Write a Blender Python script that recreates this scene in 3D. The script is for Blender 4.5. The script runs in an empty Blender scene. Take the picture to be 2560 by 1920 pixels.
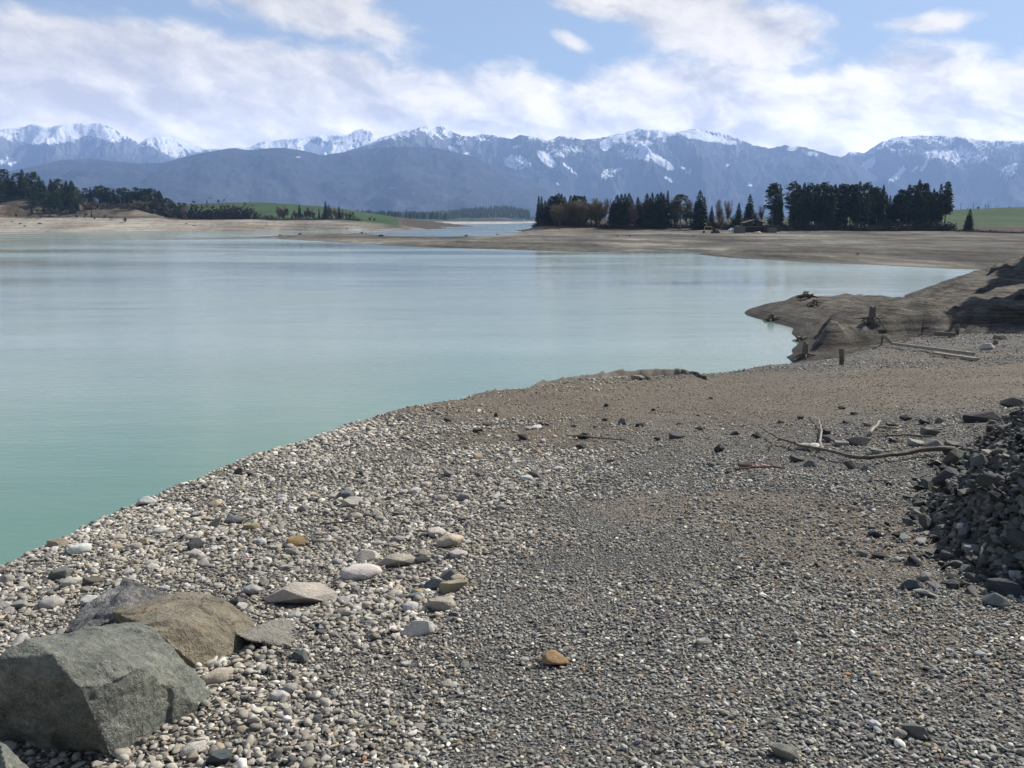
import bpy, bmesh, math, random
import numpy as np
from mathutils import Vector, Matrix, noise as mnoise

PI = math.pi
random.seed(7)
rng = np.random.default_rng(7)
scene = bpy.context.scene

# ------------------------------------------------------------------ camera
F = 2217.0                      # focal length in photo pixels (photo 2560 x 1920)
PITCH = math.radians(10.43)
EYE = 7.5                       # metres above the lake
CP, SP = math.cos(PITCH), math.sin(PITCH)
cam_data = bpy.data.cameras.new("camera")
cam = bpy.data.objects.new("camera", cam_data)
scene.collection.objects.link(cam)
cam.location = (0, 0, EYE)
cam.rotation_euler = (PI / 2 - PITCH, 0, 0)
cam_data.sensor_width = 36.0
cam_data.lens = 36.0 * F / 2560.0
cam_data.clip_start = 0.1
cam_data.clip_end = 90000
scene.camera = cam

# ------------------------------------------------------------------ sun, sky, exposure
SUN_AZ, SUN_EL = math.radians(54), math.radians(42)
SDIR = Vector((math.sin(SUN_AZ) * math.cos(SUN_EL), math.cos(SUN_AZ) * math.cos(SUN_EL), math.sin(SUN_EL)))
sun_data = bpy.data.lights.new("sun", 'SUN')
sun_data.energy = 5.0
sun_data.angle = math.radians(0.5)
sun_data.color = (1.0, 0.955, 0.89)
sun = bpy.data.objects.new("sun", sun_data)
scene.collection.objects.link(sun)
sun.rotation_euler = SDIR.to_track_quat('Z', 'Y').to_euler()

scene.view_settings.view_transform = 'Standard'
scene.view_settings.look = 'None'
scene.view_settings.exposure = 0.50
scene.view_settings.gamma = 1.0
scene.view_settings.use_curve_mapping = False
scene.cycles.max_bounces = 6
scene.cycles.diffuse_bounces = 2
scene.cycles.glossy_bounces = 2
scene.cycles.transmission_bounces = 2
scene.cycles.volume_bounces = 1
scene.cycles.transparent_max_bounces = 8
scene.cycles.use_denoising = True
scene.cycles.caustics_reflective = False
scene.cycles.caustics_refractive = False
scene.cycles.use_adaptive_sampling = False

class NT:
    """small helper to write node trees"""
    def __init__(self, tree):
        self.t = tree; self.n = tree.nodes; self.l = tree.links
    def node(self, typ, **kw):
        nd = self.n.new(typ)
        for k, v in kw.items(): setattr(nd, k, v)
        return nd
    def put(self, sock, v):
        if isinstance(v, bpy.types.NodeSocket): self.l.new(v, sock)
        elif v is not None: sock.default_value = v
    def math(self, op, a, b=None, c=None, clamp=False):
        nd = self.node('ShaderNodeMath', operation=op, use_clamp=clamp)
        self.put(nd.inputs[0], a)
        if b is not None: self.put(nd.inputs[1], b)
        if c is not None: self.put(nd.inputs[2], c)
        return nd.outputs[0]
    def vmath(self, op, a, b=None):
        nd = self.node('ShaderNodeVectorMath', operation=op)
        self.put(nd.inputs[0], a)
        if b is not None: self.put(nd.inputs[1], b)
        return nd.outputs[0]
    def comb(self, x, y, z):
        nd = self.node('ShaderNodeCombineXYZ')
        for s, v in zip(nd.inputs, (x, y, z)): self.put(s, v)
        return nd.outputs[0]
    def sep(self, v):
        nd = self.node('ShaderNodeSeparateXYZ'); self.put(nd.inputs[0], v)
        return nd.outputs
    def noise(self, vec, scale, detail=4, rough=0.5, dist=0.0, color=False):
        nd = self.node('ShaderNodeTexNoise')
        self.put(nd.inputs['Vector'], vec); nd.inputs['Scale'].default_value = scale
        nd.inputs['Detail'].default_value = detail; nd.inputs['Roughness'].default_value = rough
        nd.inputs['Distortion'].default_value = dist
        return nd.outputs['Color' if color else 'Fac']
    def voronoi(self, vec, scale, feature='F1', out='Distance', rnd=1.0):
        nd = self.node('ShaderNodeTexVoronoi', feature=feature)
        self.put(nd.inputs['Vector'], vec); nd.inputs['Scale'].default_value = scale
        nd.inputs['Randomness'].default_value = rnd
        return nd.outputs[out]
    def mix(self, fac, a, b, blend='MIX'):
        nd = self.node('ShaderNodeMix', data_type='RGBA', blend_type=blend)
        self.put(nd.inputs[0], fac)
        self.put(nd.inputs[6], c4(a) if isinstance(a, tuple) else a)
        self.put(nd.inputs[7], c4(b) if isinstance(b, tuple) else b)
        return nd.outputs[2]
    def smooth(self, v, lo, hi, a=0.0, b=1.0):
        nd = self.node('ShaderNodeMapRange', interpolation_type='SMOOTHSTEP')
        self.put(nd.inputs[0], v)
        for i, x in zip((1, 2, 3, 4), (lo, hi, a, b)): self.put(nd.inputs[i], x)
        return nd.outputs[0]
    def ramp(self, v, stops):
        nd = self.node('ShaderNodeValToRGB'); self.put(nd.inputs[0], v)
        els = nd.color_ramp.elements
        while len(els) < len(stops): els.new(0.5)
        for e, (p, c) in zip(els, stops): e.position = p; e.color = c4(c)
        return nd.outputs[0]

def c4(c):
    return tuple(c) + (1.0,) if len(c) == 3 else tuple(c)

world = bpy.data.worlds.new("World")
scene.world = world
world.use_nodes = True
W = NT(world.node_tree)
W.n.clear()

def px_az(px, py=300):
    v = (960 - py) / F
    return math.atan2((px - 1280) / F, CP + v * SP)
def px_el(px, py):
    u = (px - 1280) / F; v = (960 - py) / F
    x, y, z = u, CP + v * SP, -SP + v * CP
    return math.atan2(z, math.hypot(x, y))

def build_sky():
    sky = W.node('ShaderNodeTexSky', sky_type='NISHITA')
    sky.sun_disc = False
    sky.sun_elevation = SUN_EL
    sky.sun_rotation = SUN_AZ
    sky.altitude = 800
    sky.air_density = 1.1
    sky.dust_density = 0.8
    sky.ozone_density = 1.5
    tc = W.node('ShaderNodeTexCoord').outputs['Generated']
    x, y, z = W.sep(tc)
    az = W.math('ARCTAN2', x, y); deg = PI / 180
    el = W.math('ARCSINE', z)
    # upper edge of the cloud bank, by compass direction
    edge = [(-1400, 280), (-600, 60), (-200, -30), (0, 5), (231, 30), (405, 66), (555, 92), (648, 100), (856, 118), (995, 168), (1157, 178), (1330, 172),
            (1423, 200), (1480, 188), (1560, 165), (1660, 150), (1800, 145), (1950, 180), (2040, 180), (2150, 150), (2256, 118),
            (2372, 130), (2560, 145), (2900, 170), (3400, 300)]
    A0, A1, EM = -0.9, 0.9, 0.4
    fc = W.node('ShaderNodeFloatCurve')
    cur = fc.mapping.curves[0]
    pts = [((px_az(a, b) - A0) / (A1 - A0), px_el(a, b) / EM) for a, b in edge]
    pts = [(0.0, pts[0][1])] + pts + [(1.0, pts[-1][1])]
    cur.points[0].location = pts[0]; cur.points[1].location = pts[-1]
    for p in pts[1:-1]: cur.points.new(*p)
    fc.mapping.update()
    W.put(fc.inputs['Value'], W.math('DIVIDE', W.math('SUBTRACT', az, A0), A1 - A0, clamp=True))
    E = W.math('MULTIPLY', fc.outputs[0], EM)
    deg = PI / 180
    # cloud noise space: stretched sideways, streaks sinking to the right
    u = W.math('MULTIPLY', az, 11.0)
    v = W.math('ADD', W.math('MULTIPLY', el, 20.0), W.math('MULTIPLY', az, 2.6))
    base = W.comb(u, v, 0.0)
    warp = W.vmath('SCALE', W.vmath('SUBTRACT', W.noise(base, 1.3, 3, 0.5, color=True), (0.5, 0.5, 0.5)))
    warp.node.inputs[3].default_value = 0.55
    P = W.vmath('ADD', base, warp)
    n = W.noise(P, 1.15, 9, 0.60)
    Psh = W.vmath('ADD', P, (0.22, 0.30, 0.0))
    n2 = W.noise(Psh, 1.15, 7, 0.57)
    field = W.math('DIVIDE', W.math('SUBTRACT', E, el), 1.5 * deg)
    field = W.math('MINIMUM', field, 2.1)
    def blob(px, py, rx, ry, ang, peak=1.0):
        a0, e0 = px_az(px, py), px_el(px, py)
        da = W.math('SUBTRACT', az, a0); de = W.math('SUBTRACT', el, e0)
        ca, sa = math.cos(ang), math.sin(ang)
        p = W.math('ADD', W.math('MULTIPLY', da, ca), W.math('MULTIPLY', de, sa))
        q = W.math('SUBTRACT', W.math('MULTIPLY', de, ca), W.math('MULTIPLY', da, sa))
        r = W.math('SQRT', W.math('ADD', W.math('POWER', W.math('DIVIDE', p, rx / F), 2.0), W.math('POWER', W.math('DIVIDE', q, ry / F), 2.0)))
        return W.math('MULTIPLY', W.math('SUBTRACT', 1.0, r), peak)
    for b in ((690, -20, 300, 70, -0.24, 1.5), (860, 45, 150, 26, -0.25, 1.1), (1790, 60, 250, 85, -0.28, 1.6), (1620, 10, 190, 50, -0.2, 1.0), (1425, 100, 40, 14, -0.4, 0.75),
              (1460, 10, 60, 22, -0.2, 0.7), (2340, 55, 60, 14, 0.0, 0.55)):
        field = W.math('MAXIMUM', field, blob(*b))
    # the sky above the frame goes on with loose fair-weather clouds
    hi = W.math('MULTIPLY', W.smooth(el, 15 * deg, 20 * deg), W.math('MULTIPLY', W.math('SUBTRACT', W.noise(P, 0.6, 3, 0.5), 0.62), 7.0))
    hi = W.math('SUBTRACT', hi, W.smooth(el, 15 * deg, 20 * deg, 3.0, 0.0))
    field = W.math('MAXIMUM', field, hi)
    tot = W.math('ADD', field, W.math('MULTIPLY', W.math('SUBTRACT', n, 0.5), 2.5))
    mask = W.smooth(tot, -0.45, 0.55)
    mask = W.math('MULTIPLY', mask, W.smooth(el, -0.02, 0.0))
    # thin gaps in the bank toward the right
    lit = W.math('SUBTRACT', n, n2)
    br = W.math('ADD', W.math('MULTIPLY', lit, 1.9), 0.72)
    br = W.math('ADD', br, W.math('MULTIPLY', W.math('SUBTRACT', W.noise(P, 0.55, 3, 0.5), 0.5), 0.8))
    br = W.math('SUBTRACT', br, W.smooth(tot, 0.7, 2.4, 0.0, 0.16))
    br = W.math('MULTIPLY', br, W.smooth(az, -0.6, 0.45, 0.70, 1.10))
    col = W.ramp(br, [(0.25, (0.47, 0.47, 0.52)), (0.50, (0.64, 0.635, 0.65)), (0.75, (0.84, 0.825, 0.80)), (1.0, (0.98, 0.95, 0.90))])
    skc = W.mix(1.0, sky.outputs[0], (1.02, 1.0, 1.02), 'MULTIPLY')
    skc = W.mix(W.smooth(el, 13 * deg, 32 * deg, 0.24, 0.0), skc, (5.6, 6.3, 7.4))
    cl = W.vmath('SCALE', col); cl.node.inputs[3].default_value = CLOUD_GAIN
    # cloud bases near the horizon are seen through far more air
    gain = W.math('ADD', W.smooth(el, 5 * deg, 12 * deg, 1.75, 1.04), W.smooth(el, 2 * deg, 7 * deg, 1.5, 0.0))
    mask = W.math('MAXIMUM', mask, W.math('MULTIPLY', W.smooth(el, 3.5 * deg, 8.5 * deg, 0.93, 0.0), W.smooth(el, -0.02, 0.0)))
    cl = W.vmath('MULTIPLY', cl, (1.07, 1.0, 0.89)); cl2 = W.vmath('SCALE', cl); W.put(cl2.node.inputs[3], gain)
    out = W.mix(mask, skc, cl2)
    bg = W.node('ShaderNodeBackground')
    W.put(bg.inputs[0], out); bg.inputs[1].default_value = SKY_STRENGTH
    wo = W.node('ShaderNodeOutputWorld')
    W.l.new(bg.outputs[0], wo.inputs[0])
SKY_STRENGTH = 0.075
CLOUD_GAIN = 11.0
build_sky()
world.cycles.sampling_method = 'MANUAL'
world.cycles.sample_map_resolution = 512

# ------------------------------------------------------------------ helpers
def ray(px, py):
    u = (px - 1280) / F; v = (960 - py) / F
    return np.array([u, CP + v * SP, -SP + v * CP])
def at_y(px, py, Y):
    d = ray(px, py); t = Y / d[1]
    return Vector((d[0] * t, Y, EYE + d[2] * t))
def at_z(px, py, z=0.0):
    d = ray(px, py); t = (z - EYE) / d[2]
    return Vector((d[0] * t, d[1] * t, z))
def project(x, y, z):
    zz = z - EYE
    dep = y * CP - zz * SP; up = y * SP + zz * CP
    dep = np.maximum(dep, 1e-3)
    return 1280 + F * x / dep, 960 - F * up / dep

def tag(o, label=None, cat=None, group=None, kind=None):
    if label: o['label'] = label
    if cat: o['category'] = cat
    if group: o['group'] = group
    if kind: o['kind'] = kind
    return o
def link(o):
    scene.collection.objects.link(o); return o
def mesh_obj(name, me, mat=None, parent=None):
    o = bpy.data.objects.new(name, me); link(o)
    if mat is not None and not me.materials: me.materials.append(mat)
    if parent is not None: o.parent = parent
    return o
def new_mesh(name, verts, faces, smooth=False):
    me = bpy.data.meshes.new(name)
    me.from_pydata([tuple(v) for v in verts], [], faces)
    me.update()
    if smooth: me.polygons.foreach_set('use_smooth', [True] * len(me.polygons))
    return me
def bm_mesh(name, bm, smooth=False):
    me = bpy.data.meshes.new(name); bm.to_mesh(me); bm.free()
    if smooth: me.polygons.foreach_set('use_smooth', [True] * len(me.polygons))
    return me
def empty(name, loc, rz=0.0):
    o = bpy.data.objects.new(name, None); link(o)
    o.location = loc; o.rotation_euler = (0, 0, rz); o.empty_display_size = 0.2
    return o
def grid_mesh(name, X, Y, Z, smooth=True, attrs=None, keep=None):
    """heightfield grid with arrays (n, m)"""
    n, m = X.shape
    co = np.stack([X, Y, Z], -1).reshape(-1, 3).astype(np.float32)
    i, j = np.meshgrid(np.arange(n - 1), np.arange(m - 1), indexing='ij')
    q = np.stack([i * m + j, (i + 1) * m + j, (i + 1) * m + j + 1, i * m + j + 1], -1).reshape(-1, 4)
    if keep is not None:
        kq = keep.reshape(-1)[q].any(1); q = q[kq]
    used = np.unique(q); remap = np.full(n * m, -1); remap[used] = np.arange(len(used))
    q = remap[q]; co = co[used]
    me = bpy.data.meshes.new(name)
    me.vertices.add(len(co)); me.vertices.foreach_set('co', co.ravel())
    me.loops.add(q.size); me.loops.foreach_set('vertex_index', q.ravel().astype(np.int32))
    me.polygons.add(len(q)); me.polygons.foreach_set('loop_start', (np.arange(len(q)) * 4).astype(np.int32))
    me.polygons.foreach_set('loop_total', np.full(len(q), 4, np.int32))
    if smooth: me.polygons.foreach_set('use_smooth', np.ones(len(q), bool))
    me.update(calc_edges=True)
    for k, a in (attrs or {}).items():
        at = me.attributes.new(k, 'FLOAT', 'POINT')
        at.data.foreach_set('value', a.reshape(-1)[used].astype(np.float32))
    return me

def hash2(ix, iy, seed):
    h = (ix.astype(np.int64) * 374761393 + iy.astype(np.int64) * 668265263 + seed * 974634777) & 0xffffffff
    h = ((h ^ (h >> 13)) * 1274126177) & 0xffffffff
    h = h ^ (h >> 16)
    return (h & 0xffffff) / float(0xffffff)
def vnoise(x, y, seed=0):
    x = np.asarray(x, float); y = np.asarray(y, float)
    ix = np.floor(x); iy = np.floor(y); fx = x - ix; fy = y - iy
    ix = ix.astype(np.int64); iy = iy.astype(np.int64)
    ux = fx * fx * fx * (fx * (fx * 6 - 15) + 10); uy = fy * fy * fy * (fy * (fy * 6 - 15) + 10)
    a = hash2(ix, iy, seed); b = hash2(ix + 1, iy, seed); c = hash2(ix, iy + 1, seed); d = hash2(ix + 1, iy + 1, seed)
    return (a + (b - a) * ux) * (1 - uy) + (c + (d - c) * ux) * uy
def fbm(x, y, seed=0, octv=5, gain=0.5, lac=2.03):
    s = 0; a = 1; t = 0
    for o in range(octv):
        s = s + a * (vnoise(x, y, seed + o * 17) - 0.5) * 2; t += a
        x = x * lac + 13.7; y = y * lac - 7.1; a *= gain
    return s / t
def ridged(x, y, seed=0, octv=5, gain=0.55):
    s = 0; a = 1; t = 0
    for o in range(octv):
        v = 1 - np.abs(vnoise(x, y, seed + o * 31) * 2 - 1); s = s + a * v * v; t += a
        x = x * 2.07 + 3.1; y = y * 2.07 + 9.2; a *= gain
    return s / t
def sstep(v, lo, hi):
    t = np.clip((v - lo) / (hi - lo), 0, 1); return t * t * (3 - 2 * t)

class TPS:
    """thin plate surface through scattered heights"""
    def __init__(self, pts, lam=0.0, scale=1.0):
        P = np.array(pts, float); self.s = scale
        self.c = P[:, :2] / scale; n = len(P)
        K = self.phi(np.linalg.norm(self.c[:, None] - self.c[None], axis=2)) + lam * np.eye(n)
        Q = np.hstack([np.ones((n, 1)), self.c])
        A = np.zeros((n + 3, n + 3)); A[:n, :n] = K; A[:n, n:] = Q; A[n:, :n] = Q.T
        b = np.zeros(n + 3); b[:n] = P[:, 2]
        self.w = np.linalg.solve(A, b); self.n = n
    @staticmethod
    def phi(r):
        return np.where(r > 1e-9, r * r * np.log(np.maximum(r, 1e-9)), 0.0)
    def __call__(self, x, y):
        x = np.asarray(x, float); shp = x.shape
        q = np.stack([x.ravel(), np.asarray(y, float).ravel()], 1) / self.s
        out = np.empty(len(q))
        for i in range(0, len(q), 20000):
            b = q[i:i + 20000]
            r = np.linalg.norm(b[:, None] - self.c[None], axis=2)
            out[i:i + 20000] = self.phi(r) @ self.w[:self.n] + self.w[self.n] + b @ self.w[self.n + 1:]
        return out.reshape(shp)
def poly_sd(x, y, poly):
    """signed distance to a closed polygon, positive inside"""
    x = np.asarray(x, float); y = np.asarray(y, float)
    d = np.full(x.shape, 1e18); ins = np.zeros(x.shape, bool)
    n = len(poly)
    for i in range(n):
        ax, ay = poly[i]; bx, by = poly[(i + 1) % n]
        ex, ey = bx - ax, by - ay
        t = np.clip(((x - ax) * ex + (y - ay) * ey) / (ex * ex + ey * ey + 1e-12), 0, 1)
        d = np.minimum(d, (x - ax - t * ex) ** 2 + (y - ay - t * ey) ** 2)
        if ay != by:
            c = ((ay > y) != (by > y)) & (x < (bx - ax) * (y - ay) / (by - ay) + ax)
            ins ^= c
    d = np.sqrt(d)
    return np.where(ins, d, -d)

# ------------------------------------------------------------------ materials
def material(name):
    m = bpy.data.materials.new(name); m.use_nodes = True
    t = NT(m.node_tree)
    bsdf = m.node_tree.nodes['Principled BSDF']
    return m, t, bsdf
def simple_mat(name, col, rough=0.8, var=0.25, scale=8.0, bump=0.0, metallic=0.0):
    m, t, b = material(name)
    tc = t.node('ShaderNodeTexCoord').outputs['Object']
    n = t.noise(tc, scale, 5, 0.6)
    lo = tuple(c * (1 - var) for c in col); hi = tuple(min(1, c * (1 + var)) for c in col)
    t.put(b.inputs['Base Color'], t.ramp(n, [(0.3, lo), (0.7, hi)]))
    b.inputs['Roughness'].default_value = rough; b.inputs['Metallic'].default_value = metallic
    b.inputs['Specular IOR Level'].default_value = 0.3
    if bump:
        bp = t.node('ShaderNodeBump'); bp.inputs['Strength'].default_value = 0.6; bp.inputs['Distance'].default_value = bump
        t.put(bp.inputs['Height'], n); t.put(b.inputs['Normal'], bp.outputs[0])
    return m

def rock_material(name, instanced=False, scale=1.0):
    """colour comes from the object's own colour (or the instance's tint), weathering from noise"""
    m, t, b = material(name)
    if instanced:
        at = t.node('ShaderNodeAttribute', attribute_type='INSTANCER', attribute_name='tint')
        base = at.outputs['Color']
    else:
        base = t.node('ShaderNodeObjectInfo').outputs['Color']
    tc = t.node('ShaderNodeTexCoord').outputs['Object']
    rnd = t.node('ShaderNodeObjectInfo').outputs['Random']
    off = t.vmath('ADD', tc, t.comb(t.math('MULTIPLY', rnd, 37.0), t.math('MULTIPLY', rnd, 91.0), rnd))
    n1 = t.noise(off, 5 * scale, 5, 0.6); n2 = t.noise(off, 28 * scale, 4, 0.6)
    f = t.math('ADD', t.math('MULTIPLY', n1, 0.9), t.math('MULTIPLY', n2, 0.6))
    f = t.math('ADD', f, 0.25)
    col = t.vmath('SCALE', base); t.put(col.node.inputs[3], f)
    if not instanced:
        vein = t.smooth(t.noise(off, 3.3 * scale, 6, 0.7, 1.2), 0.60, 0.66)
        pale = t.vmath('SCALE', base); pale.node.inputs[3].default_value = 1.7
        col = t.mix(t.math('MULTIPLY', vein, 0.45), col, pale)
        bp = t.node('ShaderNodeBump'); bp.inputs['Strength'].default_value = 0.7; bp.inputs['Distance'].default_value = 0.012
        t.put(bp.inputs['Height'], t.math('ADD', n1, n2)); t.put(b.inputs['Normal'], bp.outputs[0])
    t.put(b.inputs['Base Color'], col)
    b.inputs['Roughness'].default_value = 0.82
    b.inputs['Specular IOR Level'].default_value = 0.3
    return m
M_ROCK = rock_material('stone_surface')
M_PEB = rock_material('pebble_surface', True)
M_BARK = simple_mat('bark', (0.075, 0.06, 0.048), 0.9, 0.4, 3.0)
M_DRIFT = simple_mat('driftwood', (0.13, 0.105, 0.08), 0.85, 0.5, 14.0, 0.01)
M_PALEWOOD = simple_mat("pale_weathered_wood", (0.26, 0.235, 0.185), 0.85, 0.3, 10.0, 0.004)
M_DARKWOOD = simple_mat('dark_stained_wood', (0.035, 0.028, 0.024), 0.85, 0.4, 2.0)
# ------------------------------------------------------------------ near shore: gravel plateau and mud spit
def plane_z(x, y):
    return 5.9 - 0.11 * y + 0.06 * x
def on_plane(px, py):
    d = ray(px, py)          # EYE + t dz = 5.9 - .11 t dy + .06 t dx
    t = (5.9 - EYE) / (d[2] + 0.11 * d[1] - 0.06 * d[0])
    return Vector((d[0] * t, d[1] * t, EYE + d[2] * t))

CREST = [(-260, 1530), (-120, 1470), (0, 1420), (139, 1365), (231, 1314), (301, 1278), (382, 1254), (428, 1233), (498, 1209), (579, 1174), (694, 1128),
         (810, 1094), (926, 1055), (1042, 1024), (1157, 1003), (1240, 986), (1331, 973), (1420, 958), (1520, 948), (1640, 940), (1760, 936), (1850, 928),
         (1919, 915), (1984, 906), (2060, 898), (2122, 888), (2205, 870), (2303, 846), (2400, 836), (2560, 838), (2800, 835)]
crest_xy = [tuple(on_plane(*p)[:2]) for p in CREST]
land_poly = [(-30, -25)] + [(crest_xy[0][0] - 6, crest_xy[0][1] - 4)] + crest_xy + [(crest_xy[-1][0] + 40, crest_xy[-1][1] + 6), (90, -25)]

def gravel_z(x, y):
    base = plane_z(x, np.maximum(y, -3))
    sd = poly_sd(x, y, land_poly) + 0.35 * fbm(x * 0.6, y * 0.6, 5, 3) * np.clip(y / 20, 0.15, 1)
    out = np.maximum(-sd, 0)
    wch = np.clip(0.05 + 0.012 * y, 0.05, 0.6)
    drop = 0.62 * (np.sqrt(out ** 2 + wch ** 2) - wch)
    bumps = 0.035 * fbm(x * 0.9, y * 0.9, 11, 4) + 0.10 * fbm(x * 0.16, y * 0.16, 3, 3) * np.clip((y - 3) / 10, 0, 1)
    # mud ledges just below the crest
    return base - drop + bumps

ctrl = []
for px, py in ((1868, 787), (1890, 794), (1915, 801), (1950, 810), (1988, 819), (1991, 839), (2006, 853), (2002, 886), (1984, 904)):
    p = at_z(px, py); ctrl.append((p.x, p.y, 0.0))
    if px < 1990: ctrl.append((p.x + 1.0, p.y + 1.4, 0.55 if px > 1880 else 0.3))
    else: ctrl.append((p.x + 1.6, p.y + 0.6, 0.75))
for (px, py, Y) in ((1885, 776, 73.5), (1923, 761, 75), (1991, 745, 77), (2049, 741, 78), (2158, 741, 77), (2230, 746, 76), (2292, 749, 76), (2339, 735, 78), (2375, 717, 80), (2411, 695, 83),
                    (2462, 677, 87), (2520, 655, 91), (2560, 641, 93), (2640, 615, 97), (2800, 580, 104)):
    p = at_y(px, py, Y); ctrl.append((p.x, p.y, p.z))
    if px < 2300: ctrl.append((p.x + 0.5, p.y + 9, -1.2))

for (x, y, z) in ((28, 88, -2.5), (33, 97, -3), (40, 106, -3), (47, 113, -3), (36, 92, -1.5), (14, 74, -1.5), (12, 60, -2), (10, 50, -2), (7, 42, -2), (5, 34, -2), (30, 100, -3), (44, 118, -3), (60, 135, -2), (90, 120, 12), (90, 60, 12)):
    ctrl.append((x, y, z))
# interior of the spit, the hill and the shaded hollow behind the gravel
for (px, py, Y) in ((2000, 780, 68), (2060, 790, 64), (2130, 790, 63), (2176, 805, 57), (2150, 765, 68), (2220, 772, 66), (2035, 892, 47),
                    (2300, 775, 66), (2060, 882, 48.5), (2130, 868, 49.5), (2200, 855, 50.3), (2300, 838, 51), (2400, 824, 51.5), (2480, 818, 51.8), (2560, 812, 52), (2700, 800, 52.5),
                    (2350, 762, 68), (2440, 750, 72), (2560, 712, 78), (2480, 715, 80), (2400, 740, 75),
                    (2560, 822, 44), (2450, 832, 42), (2350, 850, 41), (2270, 866, 40), (2180, 886, 39)):
    p = at_y(px, py, Y); ctrl.append((p.x, p.y, p.z))
for (x, y, z) in ((13, 40, 0.0), (11, 38, -0.8), (60, 40, 5.0), (20, 30, -1), (40, 20, 0), (10, 25, -2), (0, 20, -3), (0, 50, -3), (5, 80, -3), (20, 100, -3)):
    ctrl.append((x, y, z))
for px, py in ((2150, 731), (2200, 734), (2250, 737), (2290, 738), (2330, 722), (2360, 712), (2395, 695), (2430, 682), (2470, 664)):
    p = at_z(px, py, -1.3); ctrl.append((p.x, p.y, -1.3))
mud_tps = TPS(ctrl, 0.002, 40.0)
_scarp = [(2035, 893, 48.2), (2060, 884, 48.7), (2130, 870, 49.7), (2200, 857, 50.5), (2300, 840, 51.2), (2400, 826, 51.7), (2480, 820, 52), (2560, 814, 52.2), (2800, 800, 52.8)]
scarp_poly = [tuple(at_y(*q)[:2]) for q in _scarp] + [(50, 66), (30, 61), (24, 59), (19, 55.5)]
def mud_z(x, y):
    z = mud_tps(x, y)
    sd = poly_sd(x, y, scarp_poly) + 0.35 * fbm(x * 0.5, y * 0.5, 131, 4)
    z = z + np.interp(x, [14, 18, 24, 32, 45], [0.85, 1.15, 1.0, 1.2, 2.0]) * sstep(sd, 0.0, 1.25) * (1 + 0.22 * fbm(x * 0.6, y * 0.3, 132, 3))
    rill = ridged(x * 0.5 + y * 0.22, y * 0.10 - x * 0.05, 44, 4)
    steps = np.sin(z * 7.0 + 3 * fbm(x * 0.15, y * 0.15, 35, 3)) * 0.07
    z = z + sstep(z, 0.2, 0.8) * steps
    z = z + sstep(z, -0.2, 1.5) * (1.0 * (rill - 0.55) + 0.20 * fbm(x * 0.8, y * 0.8, 21, 4))
    z = np.where(y < 30, z - (30 - y) * 0.6, z)
    return z
# small mud ledges showing past the gravel crest
LEDGES = [((1157, 1001), (1185, 985), (1250, 976), (1310, 975), (1330, 985)), ((1316, 975), (1350, 957), (1420, 948), (1500, 938), (1600, 926), (1680, 924), (1757, 932), (1760, 942))]
def near_z(x, y):
    g = gravel_z(x, y)
    m = np.where((y > 26) & (x > -5), mud_z(np.where(y > 26, x, 20), np.where(y > 26, y, 60)), -5)
    return np.maximum(g, m), g, m

rip_px = [(2620, 1500), (2540, 1478), (2420, 1440), (2330, 1375), (2300, 1300), (2330, 1215), (2385, 1150), (2440, 1120)]
rip_poly = [tuple(on_plane(*p)[:2]) for p in rip_px] + [(6.0, 9.9), (7.2, 11.0), (10, 12.5), (14, 11), (14, 3), (5, 3)]
def rip_h(x, y):
    sd = poly_sd(x, y, rip_poly)
    s_ = np.maximum(sd + 0.12 * fbm(x * 1.6, y * 1.6, 71, 3), 0)
    return np.minimum(s_ * 0.95, 1.5 + 0.12 * s_) * sstep(sd, -0.1, 0.2)

def ground_arrays(X, Y):
    Z, g, m = near_z(X, Y)
    h = rip_h(X, Y)
    return Z + h, g, m, h
def gz(x, y):
    a = np.array([[float(x)]]); b = np.array([[float(y)]])
    return float(ground_arrays(a, b)[0][0, 0])
def hit(px, py, y0=1.2, y1=110.0):
    """where the view through a photo pixel meets the near ground"""
    d = ray(px, py)
    t = np.geomspace(y0, y1, 900) / d[1]
    x, y, z = d[0] * t, d[1] * t, EYE + d[2] * t
    g = ground_arrays(x[None], y[None])[0][0]
    below = np.where(z <= g)[0]
    if len(below) == 0:
        return None
    i = max(1, below[0])
    a, b = t[i - 1], t[i]
    for _ in range(12):
        mdl = (a + b) / 2
        if EYE + d[2] * mdl <= gz(d[0] * mdl, d[1] * mdl): b = mdl
        else: a = mdl
    return Vector((d[0] * b, d[1] * b, gz(d[0] * b, d[1] * b)))

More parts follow.
